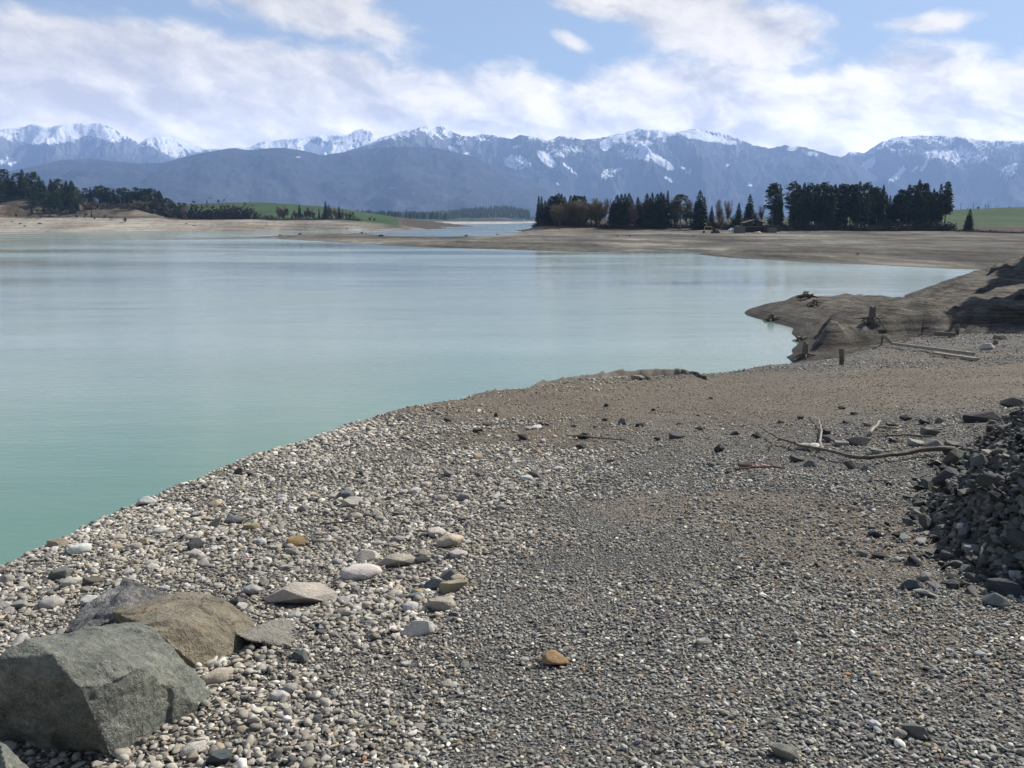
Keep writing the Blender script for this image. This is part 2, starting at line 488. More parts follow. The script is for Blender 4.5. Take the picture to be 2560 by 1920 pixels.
def patchy(x, y):
    # bare earthy patches between the gravel
    return sstep(fbm(x * 0.42 + y * 0.2, y * 0.34, 141, 5), 0.17, 0.40) * sstep(np.hypot(x, y), 2.0, 4.0)
def build_beach():
    r = [1.0]
    while r[-1] < 150: r.append(r[-1] * 1.0098)
    r = np.array(r); th = np.radians(np.linspace(-82, 88, 430))
    R, T = np.meshgrid(r, th, indexing='ij')
    X = R * np.sin(T); Y = R * np.cos(T)
    Z, g, m, h = ground_arrays(X, Y)
    sand = np.zeros_like(X)
    # tan fine ground in the middle of the beach
    d1 = np.sqrt(((X - 4.2) / 7.5) ** 2 + ((Y - 16.0) / 5.6) ** 2)
    sand = sstep(1.25 - d1 + 0.5 * fbm(X * 0.35, Y * 0.6, 91, 5), 0.1, 0.7)
    sand = np.maximum(sand, 0.75 * sstep(fbm(X * 0.5, Y * 0.5, 15, 4) + 0.25 - np.abs(Y - 4.0) * 0.1, 0.25, 0.6) * sstep(X, 0.6, 2.4))
    sand = np.maximum(sand, 0.8 * patchy(X, Y)) * (1 - sstep(h, 0.0, 0.1))
    mud = (m > g - 0.02).astype(float)
    bank = sstep(-poly_sd(X, Y, land_poly), 0.05, 0.5)
    mud = np.maximum(mud, bank)
    me = grid_mesh('beach', X, Y, Z, attrs={'sand': sand, 'mud': mud}, keep=Z > -1.4)
    M, t, b = material('beach_ground')
    geo = t.node('ShaderNodeNewGeometry').outputs['Position']
    def attr(n): return t.node('ShaderNodeAttribute', attribute_name=n).outputs['Fac']
    n1 = t.noise(geo, 0.7, 5, 0.6); n2 = t.noise(geo, 9, 4, 0.6); n3 = t.noise(geo, 60, 3, 0.6)
    vor = t.voronoi(geo, 55, 'F1'); vcol = t.voronoi(geo, 55, 'F1', 'Color')
    vor2 = t.voronoi(geo, 9, 'F1'); vcol2 = t.voronoi(geo, 9, 'F1', 'Color')
    g1 = t.ramp(t.math('ADD', t.math('MULTIPLY', vcol, 0.6), t.math('MULTIPLY', n1, 0.35)), [(0.1, (0.045, 0.041, 0.034)), (0.5, (0.125, 0.116, 0.098)), (0.9, (0.32, 0.305, 0.27))])
    s1 = t.ramp(t.math('ADD', t.math('MULTIPLY', n2, 0.5), t.math('MULTIPLY', n1, 0.6)), [(0.3, (0.105, 0.083, 0.058)), (0.6, (0.165, 0.135, 0.098)), (0.8, (0.25, 0.215, 0.165))])
    s1 = t.mix(t.smooth(vcol, 0.72, 0.85), s1, (0.29, 0.27, 0.225)); s1 = t.mix(t.smooth(vcol, 0.22, 0.12), s1, (0.06, 0.05, 0.038))
    col = t.mix(attr('sand'), g1, s1)
    # mud: stranded terraces with water marks
    xyz = t.sep(geo)
    wav = t.noise(t.comb(t.math('MULTIPLY', xyz[0], 0.12), t.math('MULTIPLY', xyz[1], 0.12), t.math('MULTIPLY', xyz[2], 5.0)), 1.4, 4, 0.6)
    mn = t.noise(geo, 1.6, 7, 0.68); mf = t.noise(geo, 7.0, 5, 0.7)
    mst = t.noise(t.vmath('MULTIPLY', geo, (0.22, 0.9, 1.5)), 1.0, 6, 0.68, 0.6)
    mcol = t.ramp(t.math('ADD', t.math('MULTIPLY', wav, 0.33), t.math('ADD', t.math('MULTIPLY', mn, 0.17), t.math('ADD', t.math('MULTIPLY', mf, 0.15), t.math('MULTIPLY', mst, 0.35)))),
                  [(0.40, (0.035, 0.030, 0.023)), (0.47, (0.085, 0.075, 0.058)), (0.54, (0.15, 0.132, 0.104)), (0.62, (0.25, 0.225, 0.18))])
    low_dark = t.smooth(t.math('ADD', xyz[2], t.math('MULTIPLY', mn, 1.2)), 2.1, 0.7)  # mud darkens toward low ground, edge broken up by noise
    mcol = t.mix(t.math('MULTIPLY', low_dark, 0.62), mcol, (0.032, 0.028, 0.021))
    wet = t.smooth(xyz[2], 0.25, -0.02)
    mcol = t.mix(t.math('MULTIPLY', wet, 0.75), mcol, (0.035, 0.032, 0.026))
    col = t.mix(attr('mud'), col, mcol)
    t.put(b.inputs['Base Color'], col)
    b.inputs['Roughness'].default_value = 0.92; b.inputs['Specular IOR Level'].default_value = 0.2
    bp = t.node('ShaderNodeBump'); bp.inputs['Strength'].default_value = 1.0; bp.inputs['Distance'].default_value = 0.03
    hgt = t.math('ADD', t.math('MULTIPLY', t.math('SUBTRACT', 1.0, vor), 0.6), t.math('ADD', n2, t.math('MULTIPLY', n3, 0.3)))
    t.put(bp.inputs['Height'], hgt)
    bp2 = t.node('ShaderNodeBump'); bp2.inputs['Strength'].default_value = 0.9; bp2.inputs['Distance'].default_value = 0.25
    t.put(bp2.inputs['Height'], t.math('MULTIPLY', t.math('ADD', mn, t.math('MULTIPLY', wav, 0.5)), attr('mud'))); t.put(bp2.inputs['Normal'], bp.outputs[0])
    t.put(b.inputs['Normal'], bp2.outputs[0])
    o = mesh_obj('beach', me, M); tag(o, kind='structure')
build_beach()

# ------------------------------------------------------------------ far land: mudflat and peninsula in the middle and right
def land_material(name, dark=1.0):
    M, t, b = material(name)
    geo = t.node('ShaderNodeNewGeometry').outputs['Position']; xyz = t.sep(geo)
    def attr(n): return t.node('ShaderNodeAttribute', attribute_name=n).outputs['Fac']
    flat = t.comb(t.math('MULTIPLY', xyz[0], 0.02), t.math('MULTIPLY', xyz[1], 0.02), t.math('MULTIPLY', xyz[2], 1.3))
    wav = t.noise(flat, 1.6, 5, 0.62); n1 = t.noise(t.vmath('MULTIPLY', geo, (1, 0.35, 1)), 0.035, 6, 0.62); n2 = t.noise(t.vmath('MULTIPLY', geo, (1, 0.4, 1)), 0.35, 6, 0.72)
    f = t.math('ADD', t.math('MULTIPLY', wav, 0.42), t.math('ADD', t.math('MULTIPLY', n1, 0.34), t.math('MULTIPLY', n2, 0.24)))
    k = dark
    col = t.ramp(f, [(0.41, (0.055 * k, 0.048 * k, 0.037 * k)), (0.475, (0.125 * k, 0.112 * k, 0.085 * k)), (0.53, (0.20 * k, 0.18 * k, 0.138 * k)), (0.59, (0.36 * k, 0.33 * k, 0.265 * k))])
    pale = t.ramp(f, [(0.38, (0.24, 0.21, 0.165)), (0.5, (0.36, 0.325, 0.265)), (0.62, (0.48, 0.44, 0.37))])
    col = t.mix(attr('pale'), col, pale)
    ochre = t.ramp(n2, [(0.3, (0.12, 0.075, 0.04)), (0.7, (0.25, 0.18, 0.11))])
    col = t.mix(attr('ochre'), col, ochre)
    grass = t.ramp(t.math('ADD', t.math('MULTIPLY', n1, 0.6), t.math('MULTIPLY', n2, 0.4)), [(0.35, (0.020, 0.042, 0.011)), (0.5, (0.031, 0.061, 0.016)), (0.66, (0.055, 0.088, 0.027))])
    col = t.mix(attr('grass'), col, grass)
    litter = t.ramp(n2, [(0.3, (0.03, 0.024, 0.016)), (0.7, (0.075, 0.06, 0.04))])
    col = t.mix(attr('litter'), col, litter)
    wet = t.smooth(xyz[2], 0.18, -0.05)
    col = t.mix(t.math('MULTIPLY', wet, 0.8), col, (0.05, 0.045, 0.036))
    t.put(b.inputs['Base Color'], col)
    b.inputs['Roughness'].default_value = 0.95; b.inputs['Specular IOR Level'].default_value = 0.15
    bp = t.node('ShaderNodeBump'); bp.inputs['Strength'].default_value = 0.8; bp.inputs['Distance'].default_value = 0.8
    t.put(bp.inputs['Height'], t.math('ADD', n2, t.math('MULTIPLY', wav, 0.5))); t.put(b.inputs['Normal'], bp.outputs[0])
    return M
M_LAND = land_material('shore_ground', 0.85)
M_FLAT = land_material('mudflat_ground', 0.62)

def build_mudflat():
    c = []
    def zy(px, py, Y):
        p = at_y(px, py, Y); c.append((p.x, p.y, p.z))
    WL = [(636, 593), (700, 598), (758, 601), (810, 604), (870, 608), (960, 613.5), (1060, 618), (1157, 621), (1300, 625), (1400, 627.5), (1500, 629), (1600, 628.5),
          (1690, 627), (1740, 634), (1782, 641), (1850, 646), (1930, 649), (2000, 655), (2060, 658), (2129, 659), (2250, 666), (2360, 671), (2465, 674), (2600, 680), (2750, 684)]
    for px, py in WL:
        p = at_z(px, py); c.append((p.x, p.y, 0.0)); c.append((p.x * 0.93, p.y * 0.93, -0.9))
    for px, py, z in ((1500, 621, 0.75), (1400, 618, 0.8), (1200, 611, 0.7), (1000, 604, 0.6), (850, 600, 0.35), (1560, 622, 0.35), (1690, 620, .5), (1800, 632, 0.6), (1900, 634, .8), (2100, 640, 0.9), (2300, 646, 0.9), (2465, 655, .9)):
        p = at_z(px, py, z); c.append((p.x, p.y, z))
    for px, py, z in ((1590, 624, -0.2), (1572, 619, -0.05), (1535, 612, 0.75), (1560, 606, 0.9), (1620, 618, 0.6)):
        p = at_z(px, py, z); c.append((p.x, p.y, z))
    for px, py, Y in ((700, 589, 425), (750, 586, 425), (800, 585, 425), (870, 584, 425), (915, 583, 420), (950, 591, 400), (1020, 591, 400), (1090, 592, 395), (1160, 591, 392), (1200, 590, 390), (1284, 583, 400), (1320, 579, 410)):
        p = at_y(px, py, Y); c.append((p.x, p.y, p.z)); c.append((p.x, p.y + 32, -1.2))
    for px, py, Y in ((1335, 566, 425), (1400, 564, 425), (1450, 566, 420), (1520, 571, 415), (1640, 572, 410), (1750, 573, 402), (1850, 575, 395), (1950, 577, 392), (2050, 576, 390), (2150, 578, 385), (2300, 577, 380), (2420, 578, 370), (2560, 585, 345), (2800, 580, 330),
                      (1450, 590, 330), (1650, 596, 300), (1850, 600, 280), (2100, 605, 270), (2350, 610, 255), (2560, 612, 245), (2800, 600, 240),
                      (1380, 585, 370), (1250, 598, 340), (1750, 585, 340), (2000, 590, 330), (2250, 592, 320), (2500, 598, 300), (1600, 582, 360)):
        zy(px, py, Y)
    for (x, y, z) in ((20, 480, 4.5), (12, 440, 3.0), (4, 455, -2.5), (2, 500, -3), (40, 520, 5), (100, 500, 6.5), (200, 500, 6), (300, 480, 8), (330, 600, 15.5), (420, 600, 17), (260, 600, 9), (100, 640, 6), (400, 480, 12), (60, 640, 4), (520, 620, 19), (330, 760, 14.5), (420, 760, 16), (150, 800, 6), (20, 700, 2), (-20, 700, -3)):
        c.append((x, y, z))
    tps = TPS(c, 0.0005, 200.0)
    xs = np.arange(-190, 470, 2.2); ys = 118 * (1.0062 ** np.arange(0, 318))
    X, Y = np.meshgrid(xs, ys, indexing='ij')
    Z = tps(X, Y)
    rid = 0.35 * fbm(X * 0.03, Y * 0.03, 31, 5) + 0.16 * fbm(X * 0.16, Y * 0.16, 33, 4)
    Z = Z + rid * sstep(Z, 0.35, 1.4)
    px, py = project(X, Y, Z)
    veg = sstep(Y - np.interp(px, [1300, 1520, 1750, 2050, 2300, 2560], [424, 412, 400, 388, 378, 345]), -1, 4)
    grass = sstep(Y, 400, 430) * sstep(X, 165, 185)
    litter = veg * (1 - grass)
    ochre = sstep(Y, 396, 412) * sstep(px, 1330, 1370) * (1 - sstep(px, 1660, 1720)) * (1 - veg) * 0.8
    pale = 0.3 * sstep(fbm(X * 0.012, Y * 0.03, 55, 4), 0.05, 0.35) * sstep(Y, 260, 330) * (1 - sstep(px, 1750, 2000)) + 0.3 * sstep(px, 1150, 1200) * (1 - sstep(px, 1400, 1500)) * sstep(Y, 330, 380)
    me = grid_mesh('mudflat', X, Y, Z, attrs={'grass': grass, 'litter': litter, 'ochre': ochre, 'pale': np.clip(pale, 0, 1)}, keep=(Z > -0.8))
    o = mesh_obj('mudflat', me, M_FLAT); tag(o, kind='structure')
    return tps
mudflat_tps = build_mudflat()
def flat_z(x, y):
    return float(mudflat_tps(np.array([x]), np.array([y]))[0])

# ------------------------------------------------------------------ far left shore: pale drawdown band, wooded bluff, meadow
def build_left_shore():
    c = []
    WL = [(-300, 582, 560), (0, 580, 590), (200, 579, 600), (347, 577.5, 630), (520, 577, 655), (671, 576.5, 680), (800, 576.3, 690), (930, 575.8, 700), (1000, 575.5, 705), (1045, 575.2, 715)]
    for px, py, Y in WL:
        p = at_y(px, py, Y); c.append((p.x, Y, 0.0)); c.append((p.x, Y - 14, -2.0))
    tops = [(-300, 549, 620), (0, 548, 632), (200, 547, 645), (347, 548, 668), (520, 549, 700), (600, 549.5, 712), (700, 552, 735), (800, 552, 755), (900, 553.5, 775), (960, 556, 800), (1000, 561, 810), (1030, 567, 800)]
    for px, py, Y in tops:
        p = at_y(px, py, Y); c.append((p.x, Y, p.z))
    for px, py, Y in ((-300, 480, 690), (-100, 488, 690), (18, 499, 690), (67, 496, 692), (110, 503, 694), (160, 512, 696), (210, 518, 696), (260, 522, 696), (330, 523, 696), (370, 530, 700), (400, 541, 706)):
        p = at_y(px, py, Y); c.append((p.x, Y, p.z)); c.append((p.x - 8, Y + 60, p.z + 2))
    for px, py, Y in ((30, 545, 646), (120, 545, 652), (240, 545, 664), (330, 546, 676)):
        p = at_y(px, py, Y); c.append((p.x, Y, p.z))
    for px, py, Y in ((450, 543, 760), (550, 545, 790), (700, 550, 800), (850, 551, 840), (300, 528, 850), (430, 520, 1000), (520, 509, 1150), (600, 507, 1200), (680, 508, 1200), (760, 513, 1200), (850, 522, 1200), (930, 534, 1180), (200, 515, 1150), (0, 500, 1150), (-300, 480, 1100),
                      (480, 524, 930), (600, 524, 930), (700, 530, 930), (780, 538, 930), (860, 546, 930), (960, 550, 950), (1050, 560, 900)):
        p = at_y(px, py, Y); c.append((p.x, Y, p.z))
    c += [(-75, 720, -2.0), (-70, 760, -2.5), (-50, 850, -3), (-60, 950, -3), (-40, 1150, -2)]
    for px, py, Y in ((1000, 566, 1000), (900, 540, 1300), (500, 530, 1500), (100, 520, 1500)):
        p = at_y(px, py, Y); c.append((p.x, Y, p.z))
    tps = TPS(c, 0.0002, 400.0)
    xs = np.arange(-620, -30, 2.6); ys = 555 * (1.0042 ** np.arange(0, 215))
    X, Y = np.meshgrid(xs, ys, indexing='ij')
    Z = tps(X, Y)
    # gullies on the bluff and low cut terraces on the band
    px, py = project(X, Y, Z)
    bl = sstep(Z, 9.5, 13) * (1 - sstep(Y, 705, 730))
    Z = Z + bl * 3.2 * (ridged(X * 0.055 + Y * 0.02, Y * 0.01, 8, 4) - 0.5)
    Z = Z + sstep(Z, 0.3, 2.0) * (0.5 * fbm(X * 0.04, Y * 0.04, 61, 5)) + sstep(Z, 2.0, 3.0) * 0.25 * np.sin(Z * 4.2 + 2 * fbm(X * 0.01, Y * 0.01, 4, 3))
    px, py = project(X, Y, Z)
    beyond = sstep(py, 549, 546) * 0
    behind = sstep(Y - np.interp(px, [-300, 0, 347, 600, 800, 960], [632, 638, 674, 712, 758, 800]), 0, 4)
    grass = sstep(Y, 745, 790) * sstep(px, 430, 480) * (1 - sstep(px, 990, 1010))
    litter = behind * (1 - grass) * np.where(px < 410, 0.45 + 0.5 * sstep(fbm(X * 0.05, Y * 0.05, 77, 4), -0.1, 0.2), 0.9)
    ochre = 0.35 * sstep(fbm(X * 0.03, Z * 0.25, 99, 4), 0.0, 0.35) + 0.4 * bl * sstep(fbm(X * 0.05, Z * 0.2, 19, 3), -0.05, 0.2)
    pale = (1 - behind) * np.interp(px, [0, 250, 500, 700, 1000], [0.6, 0.7, 0.45, 0.2, 0.15]) + 0.6 * bl * sstep(ridged(X * 0.05, Z * 0.05, 9, 3), 0.45, 0.65)
    me = grid_mesh('left_shore', X, Y, Z, attrs={'grass': grass, 'litter': np.clip(litter, 0, 1), 'ochre': np.clip(ochre * (1 - grass), 0, 1), 'pale': np.clip(pale, 0, 1)}, keep=(Z > -1.2))
    o = mesh_obj('shore', me, M_LAND); tag(o, kind='structure')
    return tps
left_tps = build_left_shore()
def left_z(x, y):
    return float(left_tps(np.array([x]), np.array([y]))[0])

# ------------------------------------------------------------------ farthest shore and the plain up to the mountains
def build_plain():
    # one sheet: lake bed under the water, then pale far shore, fields and plain out to the horizon
    th = np.radians(np.linspace(-64, 64, 420)); r = 900 * (1.0125 ** np.arange(0, 290))
    R, T = np.meshgrid(r, th, indexing='ij')
    X = R * np.sin(T); Y = R * np.cos(T)
    px, _ = project(X, Y, 0 * X)
    start = np.interp(px, [-800, 0, 900, 990, 1100, 1250, 1300, 1330, 1500, 1700, 2000, 2300, 3400], [1250, 1250, 1700, 1750, 1900, 2150, 2500, 3000, 2200, 1300, 1100, 1000, 1000])
    start = start + 70 * fbm(T * 40, T * 0, 3, 3)
    s = R - start
    Z = -3 + 3 * sstep(s, -60, 0) + 5.5 * sstep(s, 0, 320) + 6 * sstep(s, 700, 2500)
    hill = 34 * np.exp(-((px - 980) / 150) ** 2) + 36 * np.exp(-((px - 1130) / 70) ** 2) + 20 * np.exp(-((px - 1230) / 50) ** 2)
    Z = Z + hill * sstep(s, 350, 1500) * 0.75
    Z = Z + 6 * fbm(X * 0.002, Y * 0.002, 5, 4) * sstep(s, 500, 1800)
    grass = sstep(s, 300, 420) * sstep(fbm(X * 0.0018, Y * 0.0018, 8, 3), -0.35, -0.15)
    pale = 1 - sstep(s, 260, 330); litter = sstep(s, 350, 420) * (1 - grass) + sstep(s, 3200, 4000)
    me = grid_mesh('plain', X, Y, Z, attrs={'grass': grass, 'litter': np.clip(litter, 0, 1), 'ochre': 0 * X, 'pale': np.clip(pale, 0, 1)})
    o = mesh_obj('ground', me, M_LAND); tag(o, kind='structure')
    return None
build_plain()
# ground sheet out to the horizon (lake bed under the water)
me = new_mesh('ground_sheet', [(-23000, -1400, -3.6), (23000, -1400, -3.6), (23000, 22300, -3.6), (-23000, 22300, -3.6)], [(0, 1, 2, 3)])
o = mesh_obj('ground', me, simple_mat('lake_bed', (0.10, 0.09, 0.07), 0.95, 0.3, 0.01)); tag(o, kind='structure')

# ------------------------------------------------------------------ water
def build_water():
    th = np.radians(np.linspace(-80, 80, 60)); r = np.geomspace(2.0, 4200, 60)
    R, T = np.meshgrid(r, th, indexing='ij')
    me = grid_mesh('water', R * np.sin(T), R * np.cos(T), 0 * R)
    M, t, b = material('lake_water')
    geo = t.node('ShaderNodeNewGeometry').outputs['Position']
    wind = t.noise(t.vmath('MULTIPLY', geo, (0.006, 0.02, 0)), 1.0, 4, 0.6)
    p1 = t.vmath('MULTIPLY', geo, (0.75, 1.6, 0))
    n1 = t.noise(p1, 1.9, 5, 0.62, 0.3)
    n2 = t.noise(t.vmath('MULTIPLY', geo, (0.25, 0.6, 0)), 0.5, 4, 0.6)
    n3 = t.noise(t.vmath('MULTIPLY', geo, (0.02, 0.055, 0)), 1.0, 4, 0.6)
    h = t.math('ADD', t.math('MULTIPLY', n1, 0.026), t.math('ADD', t.math('MULTIPLY', n2, 0.07), t.math('MULTIPLY', n3, 0.22)))
    bp = t.node('ShaderNodeBump'); bp.inputs['Distance'].default_value = 1.0
    t.put(bp.inputs['Strength'], t.smooth(wind, 0.35, 0.65, 0.35, 0.8)); t.put(bp.inputs['Height'], h)
    t.put(b.inputs['Normal'], bp.outputs[0])
    col = t.ramp(t.noise(t.vmath('MULTIPLY', geo, (0.03, 0.03, 0)), 1.0, 4, 0.55), [(0.35, (0.175, 0.238, 0.188)), (0.65, (0.195, 0.260, 0.205))])
    dist_ = t.node('ShaderNodeVectorMath', operation='LENGTH'); t.put(dist_.inputs[0], geo)
    shallow = t.smooth(t.math('ADD', dist_.outputs['Value'], t.math('MULTIPLY', wind, 30.0)), 14.0, 85.0, 1.0, 0.0)
    col = t.mix(shallow, col, (0.108, 0.212, 0.150))
    t.put(b.inputs['Base Color'], col)
    t.put(b.inputs['Roughness'], t.smooth(wind, 0.35, 0.65, 0.06, 0.20)); b.inputs['IOR'].default_value = 1.33
    o = mesh_obj('water', me, M); tag(o, kind='structure')
build_water()

# ------------------------------------------------------------------ mountains
def mountain_material():
    M, t, b = material('mountain_side')
    geo = t.node('ShaderNodeNewGeometry').outputs['Position']
    sn = t.node('ShaderNodeAttribute', attribute_name='snow').outputs['Fac']
    rk = t.node('ShaderNodeAttribute', attribute_name='rock').outputs['Fac']
    n1 = t.noise(t.vmath('MULTIPLY', geo, (1, 1, 0.55)), 0.006, 8, 0.72); n2 = t.noise(geo, 0.0016, 5, 0.6)
    forest = t.ramp(n1, [(0.35, (0.010, 0.014, 0.014)), (0.55, (0.026, 0.028, 0.032)), (0.7, (0.062, 0.06, 0.066))])
    rock = t.ramp(n1, [(0.35, (0.09, 0.088, 0.085)), (0.65, (0.24, 0.23, 0.225))])
    col = t.mix(rk, forest, rock)
    n5 = t.noise(t.vmath('MULTIPLY', geo, (1, 1, 0.5)), 0.014, 6, 0.8)
    s = t.math('ADD', sn, t.math('MULTIPLY', t.math('SUBTRACT', n5, 0.5), 1.9))
    col = t.mix(t.smooth(s, 0.44, 0.60), col, (0.85, 0.86, 0.88))
    t.put(b.inputs['Base Color'], col)
    b.inputs['Roughness'].default_value = 0.9; b.inputs['Specular IOR Level'].default_value = 0.1
    bp = t.node('ShaderNodeBump'); bp.inputs['Strength'].default_value = 0.8; bp.inputs['Distance'].default_value = 60
    t.put(bp.inputs['Height'], n1); t.put(b.inputs['Normal'], bp.outputs[0])
    return M
M_MTN = mountain_material()

def build_range(prof, dist, depth, seed, snowline, snow_amt, patches, rough=1.0, cols=560, rows=64, relief=0.5):
    prof = sorted(prof)
    pxs = np.linspace(prof[0][0], prof[-1][0], cols)
    pys = np.interp(pxs, [p[0] for p in prof], [p[1] for p in prof])
    pys = pys + rough * (1.6 * fbm(pxs * 0.05, 0 * pxs, seed, 4) + 0.9 * fbm(pxs * 0.25, 0 * pxs, seed + 3, 3))
    u = (pxs - 1280) / F; v = (960 - pys) / F
    dx, dy, dz = u, CP + v * SP, -SP + v * CP
    hor = np.hypot(dx, dy); ax = dx / hor; ay = dy / hor
    Rr = dist * (1 + 0.06 * fbm(pxs * 0.006, 0 * pxs, seed + 5, 3))
    H = EYE + dz / hor * Rr
    back = 14
    t = np.concatenate([np.linspace(0, 1, rows), 1 + np.linspace(0.04, 0.6, back)])
    T, _ = np.meshgrid(t, pxs, indexing='ij')
    Rg = (Rr[None] - depth) + depth * T
    X = Rg * ax[None]; Y = Rg * ay[None]
    front = np.clip(T, 0, 1)
    g = front ** 1.15
    Z = H[None] * g
    cells = depth / 2.6
    wx = X + 500 * fbm(X / 1500, Y / 1500, seed + 50, 3); wy = Y + 500 * fbm(X / 1500, Y / 1500, seed + 60, 3)
    sp = ridged(wx / (cells * 0.5), wy / (cells * 1.3), seed + 9, 6, 0.55) - 0.5
    env = (front * (1 - front)) * 4
    Z = Z + H[None] * relief * sp * env ** 0.7 + H[None] * 0.05 * fbm(X / 160, Y / 160, seed + 70, 4) * np.minimum(env * 2, 1)
    Z = np.where(T > 1, H[None] * (1 - (T - 1) * 1.4) + 0.12 * H[None] * sp * np.clip((T - 1) * 4, 0, 1), Z)
    # nothing in front may rise above the skyline
    lim = EYE + dz[None] / hor[None] * Rg
    Z = np.where((T < 1), np.minimum(Z, lim - (1 - T) * 30), Z)
    Z[0] = -20
    gx = np.gradient(Z, axis=1) / np.maximum(np.abs(np.gradient(X, axis=1)), 1)
    slope = np.abs(np.gradient(Z, axis=0) / (depth / rows)) + np.abs(gx)
    ppx, ppy = project(X, Y, Z)
    sn = sstep(Z, snowline - 160, snowline + 220) * snow_amt
    sn = sn - 0.34 * sstep(slope, 0.7, 1.5) + 0.40 * fbm(X / 420, Y / 420, seed + 80, 5)
    sn = np.where(sn < 0, 0, sn)
    for (a, bb, rx, ry, ang, s) in patches:
        ca, sa = math.cos(math.radians(ang)), math.sin(math.radians(ang))
        p = ((ppx - a) * ca + (ppy - bb) * sa) / rx; q = (-(ppx - a) * sa + (ppy - bb) * ca) / ry
        sn = np.maximum(sn, s * sstep(1.25 - np.sqrt(p * p + q * q), 0.0, 0.7))
    rk = np.clip(sstep(slope, 0.7, 1.5) * sstep(Z, snowline - 350, snowline) * 0.9 + 0.25 * fbm(X / 600, Y / 600, seed + 90, 4), 0, 1)
    me = grid_mesh('mountain', X, Y, Z, attrs={'snow': sn, 'rock': rk})
    o = mesh_obj('mountain', me, M_MTN); tag(o, kind='structure')
    return o

R1 = [(-500, 360), (-300, 340), (-60, 330), (0, 324), (50, 320), (82, 308), (117, 318), (155, 310), (200, 309), (257, 308), (303, 335), (350, 355), (377, 341), (428, 341), (467, 359), (517, 374),
      (564, 370), (622, 368), (661, 353), (719, 347), (755, 345), (802, 338), (868, 338), (876, 333), (888, 325), (905, 321), (925, 327), (944, 345), (970, 338), (990, 332), (1100, 345)]
R2 = [(560, 480), (700, 440), (868, 376), (944, 352), (975, 340), (998, 329), (1034, 323), (1070, 315), (1106, 318), (1142, 334), (1179, 342), (1211, 334), (1276, 347), (1305, 337), (1341, 340), (1372, 352),
      (1401, 340), (1428, 340), (1455, 350), (1491, 346), (1554, 332), (1598, 322), (1640, 325), (1688, 331), (1733, 323), (1777, 328), (1822, 337), (1867, 355), (1892, 365), (1923, 371), (1961, 363),
      (2018, 370), (2063, 384), (2113, 394), (2145, 407), (2176, 432), (2240, 470), (2330, 500), (2400, 530)]
R0 = [(-500, 470), (-200, 450), (0, 433), (78, 417), (155, 400), (225, 396), (292, 405), (350, 409), (408, 407), (486, 386), (544, 376), (583, 370), (622, 376), (680, 370), (719, 370), (758, 376), (805, 388), (860, 380),
      (944, 368), (1010, 366), (1088, 369), (1179, 390), (1287, 437), (1360, 466), (1420, 492), (1500, 515), (1600, 532)]
R3 = [(1990, 470), (2060, 410), (2113, 388), (2123, 378), (2161, 382), (2185, 368), (2208, 353), (2240, 343), (2300, 338), (2380, 340), (2461, 352), (2556, 352), (2650, 340), (2900, 330), (3200, 350)]
p1 = [(130, 335, 120, 30, -5, 0.8), (255, 330, 60, 22, 25, 0.7), (420, 370, 60, 22, 25, 0.6), (20, 405, 30, 14, 0, 0.6), (830, 375, 70, 14, 0, 1.0), (760, 370, 60, 22, 10, 0.8), (700, 365, 60, 20, 0, 0.7), (950, 350, 30, 22, 0, 0.9), (545, 372, 30, 10, 0, 0.8),
      (905, 350, 28, 26, 0, 0.0)]
p2 = [(975, 383, 42, 13, -14, 0.85), (1120, 332, 16, 8, 30, 0.9), (1060, 325, 40, 6, 0, 0.65), (1134, 376, 18, 8, 30, 1.0), (1168, 386, 12, 7, 0, 0.9), (1040, 378, 8, 4, 0, 0.7), (1200, 348, 16, 6, 0, 0.7), (1290, 368, 14, 6, 0, .7),
      (1290, 405, 44, 24, 10, 0.62), (1367, 398, 34, 13, 38, 0.95), (1425, 422, 30, 4, 38, 0.8), (1515, 362, 18, 17, -30, 0.95), (1560, 350, 40, 16, 0, 0.6), (1612, 384, 19, 17, 10, 1.5), (1610, 360, 26, 10, -10, 1.0), (1655, 405, 42, 12, 33, 0.95),
      (1640, 335, 50, 12, 0, 0.8), (1750, 340, 62, 13, 10, 0.85), (1800, 350, 50, 10, 15, 0.7), (1708, 418, 8, 5, 30, 0.9), (1722, 431, 12, 4, 20, 0.9), (1520, 435, 26, 18, -30, 0.58), (1545, 424, 12, 5, -20, 0.9), (1672, 448, 14, 6, 30, 0.7),
      (1876, 463, 16, 3, 0, 0.9), (1410, 375, 60, 24, 0, 0.5), (1575, 385, 40, 20, 0, 0.55), (1982, 372, 20, 8, 0, 0.6), (2030, 385, 20, 8, 0, 0.6), (1818, 413, 6, 5, 0, 0.7), (1394, 460, 5, 4, 0, 0.8)]
p0 = [(745, 393, 8, 3, 0, 0.7), (405, 402, 5, 3, 0, .8), (990, 470, 22, 3, 0, 0.45), (1030, 483, 20, 5, 0, 0.45)]
p3 = [(2240, 440, 44, 8, -40, 0.8), (2300, 420, 30, 8, -20, 0.8), (2400, 390, 55, 28, 0, 0.62), (2170, 410, 30, 14, -40, 0.7), (2450, 395, 30, 12, -10, 0.7), (2520, 430, 50, 20, -40, 0.5), (2340, 385, 40, 16, 0, 0.6)]
build_range(R1, 17500, 3600, 101, 1180, 0.85, p1, 1.5)
build_range(R2, 13800, 3600, 202, 1060, 0.62, p2, 1.5, cols=760, rows=90)
build_range(R0, 10500, 3200, 303, 1800, 0.2, p0, 0.6, relief=0.3)
build_range(R3, 15500, 3800, 404, 950, 0.66, p3, 1.4)

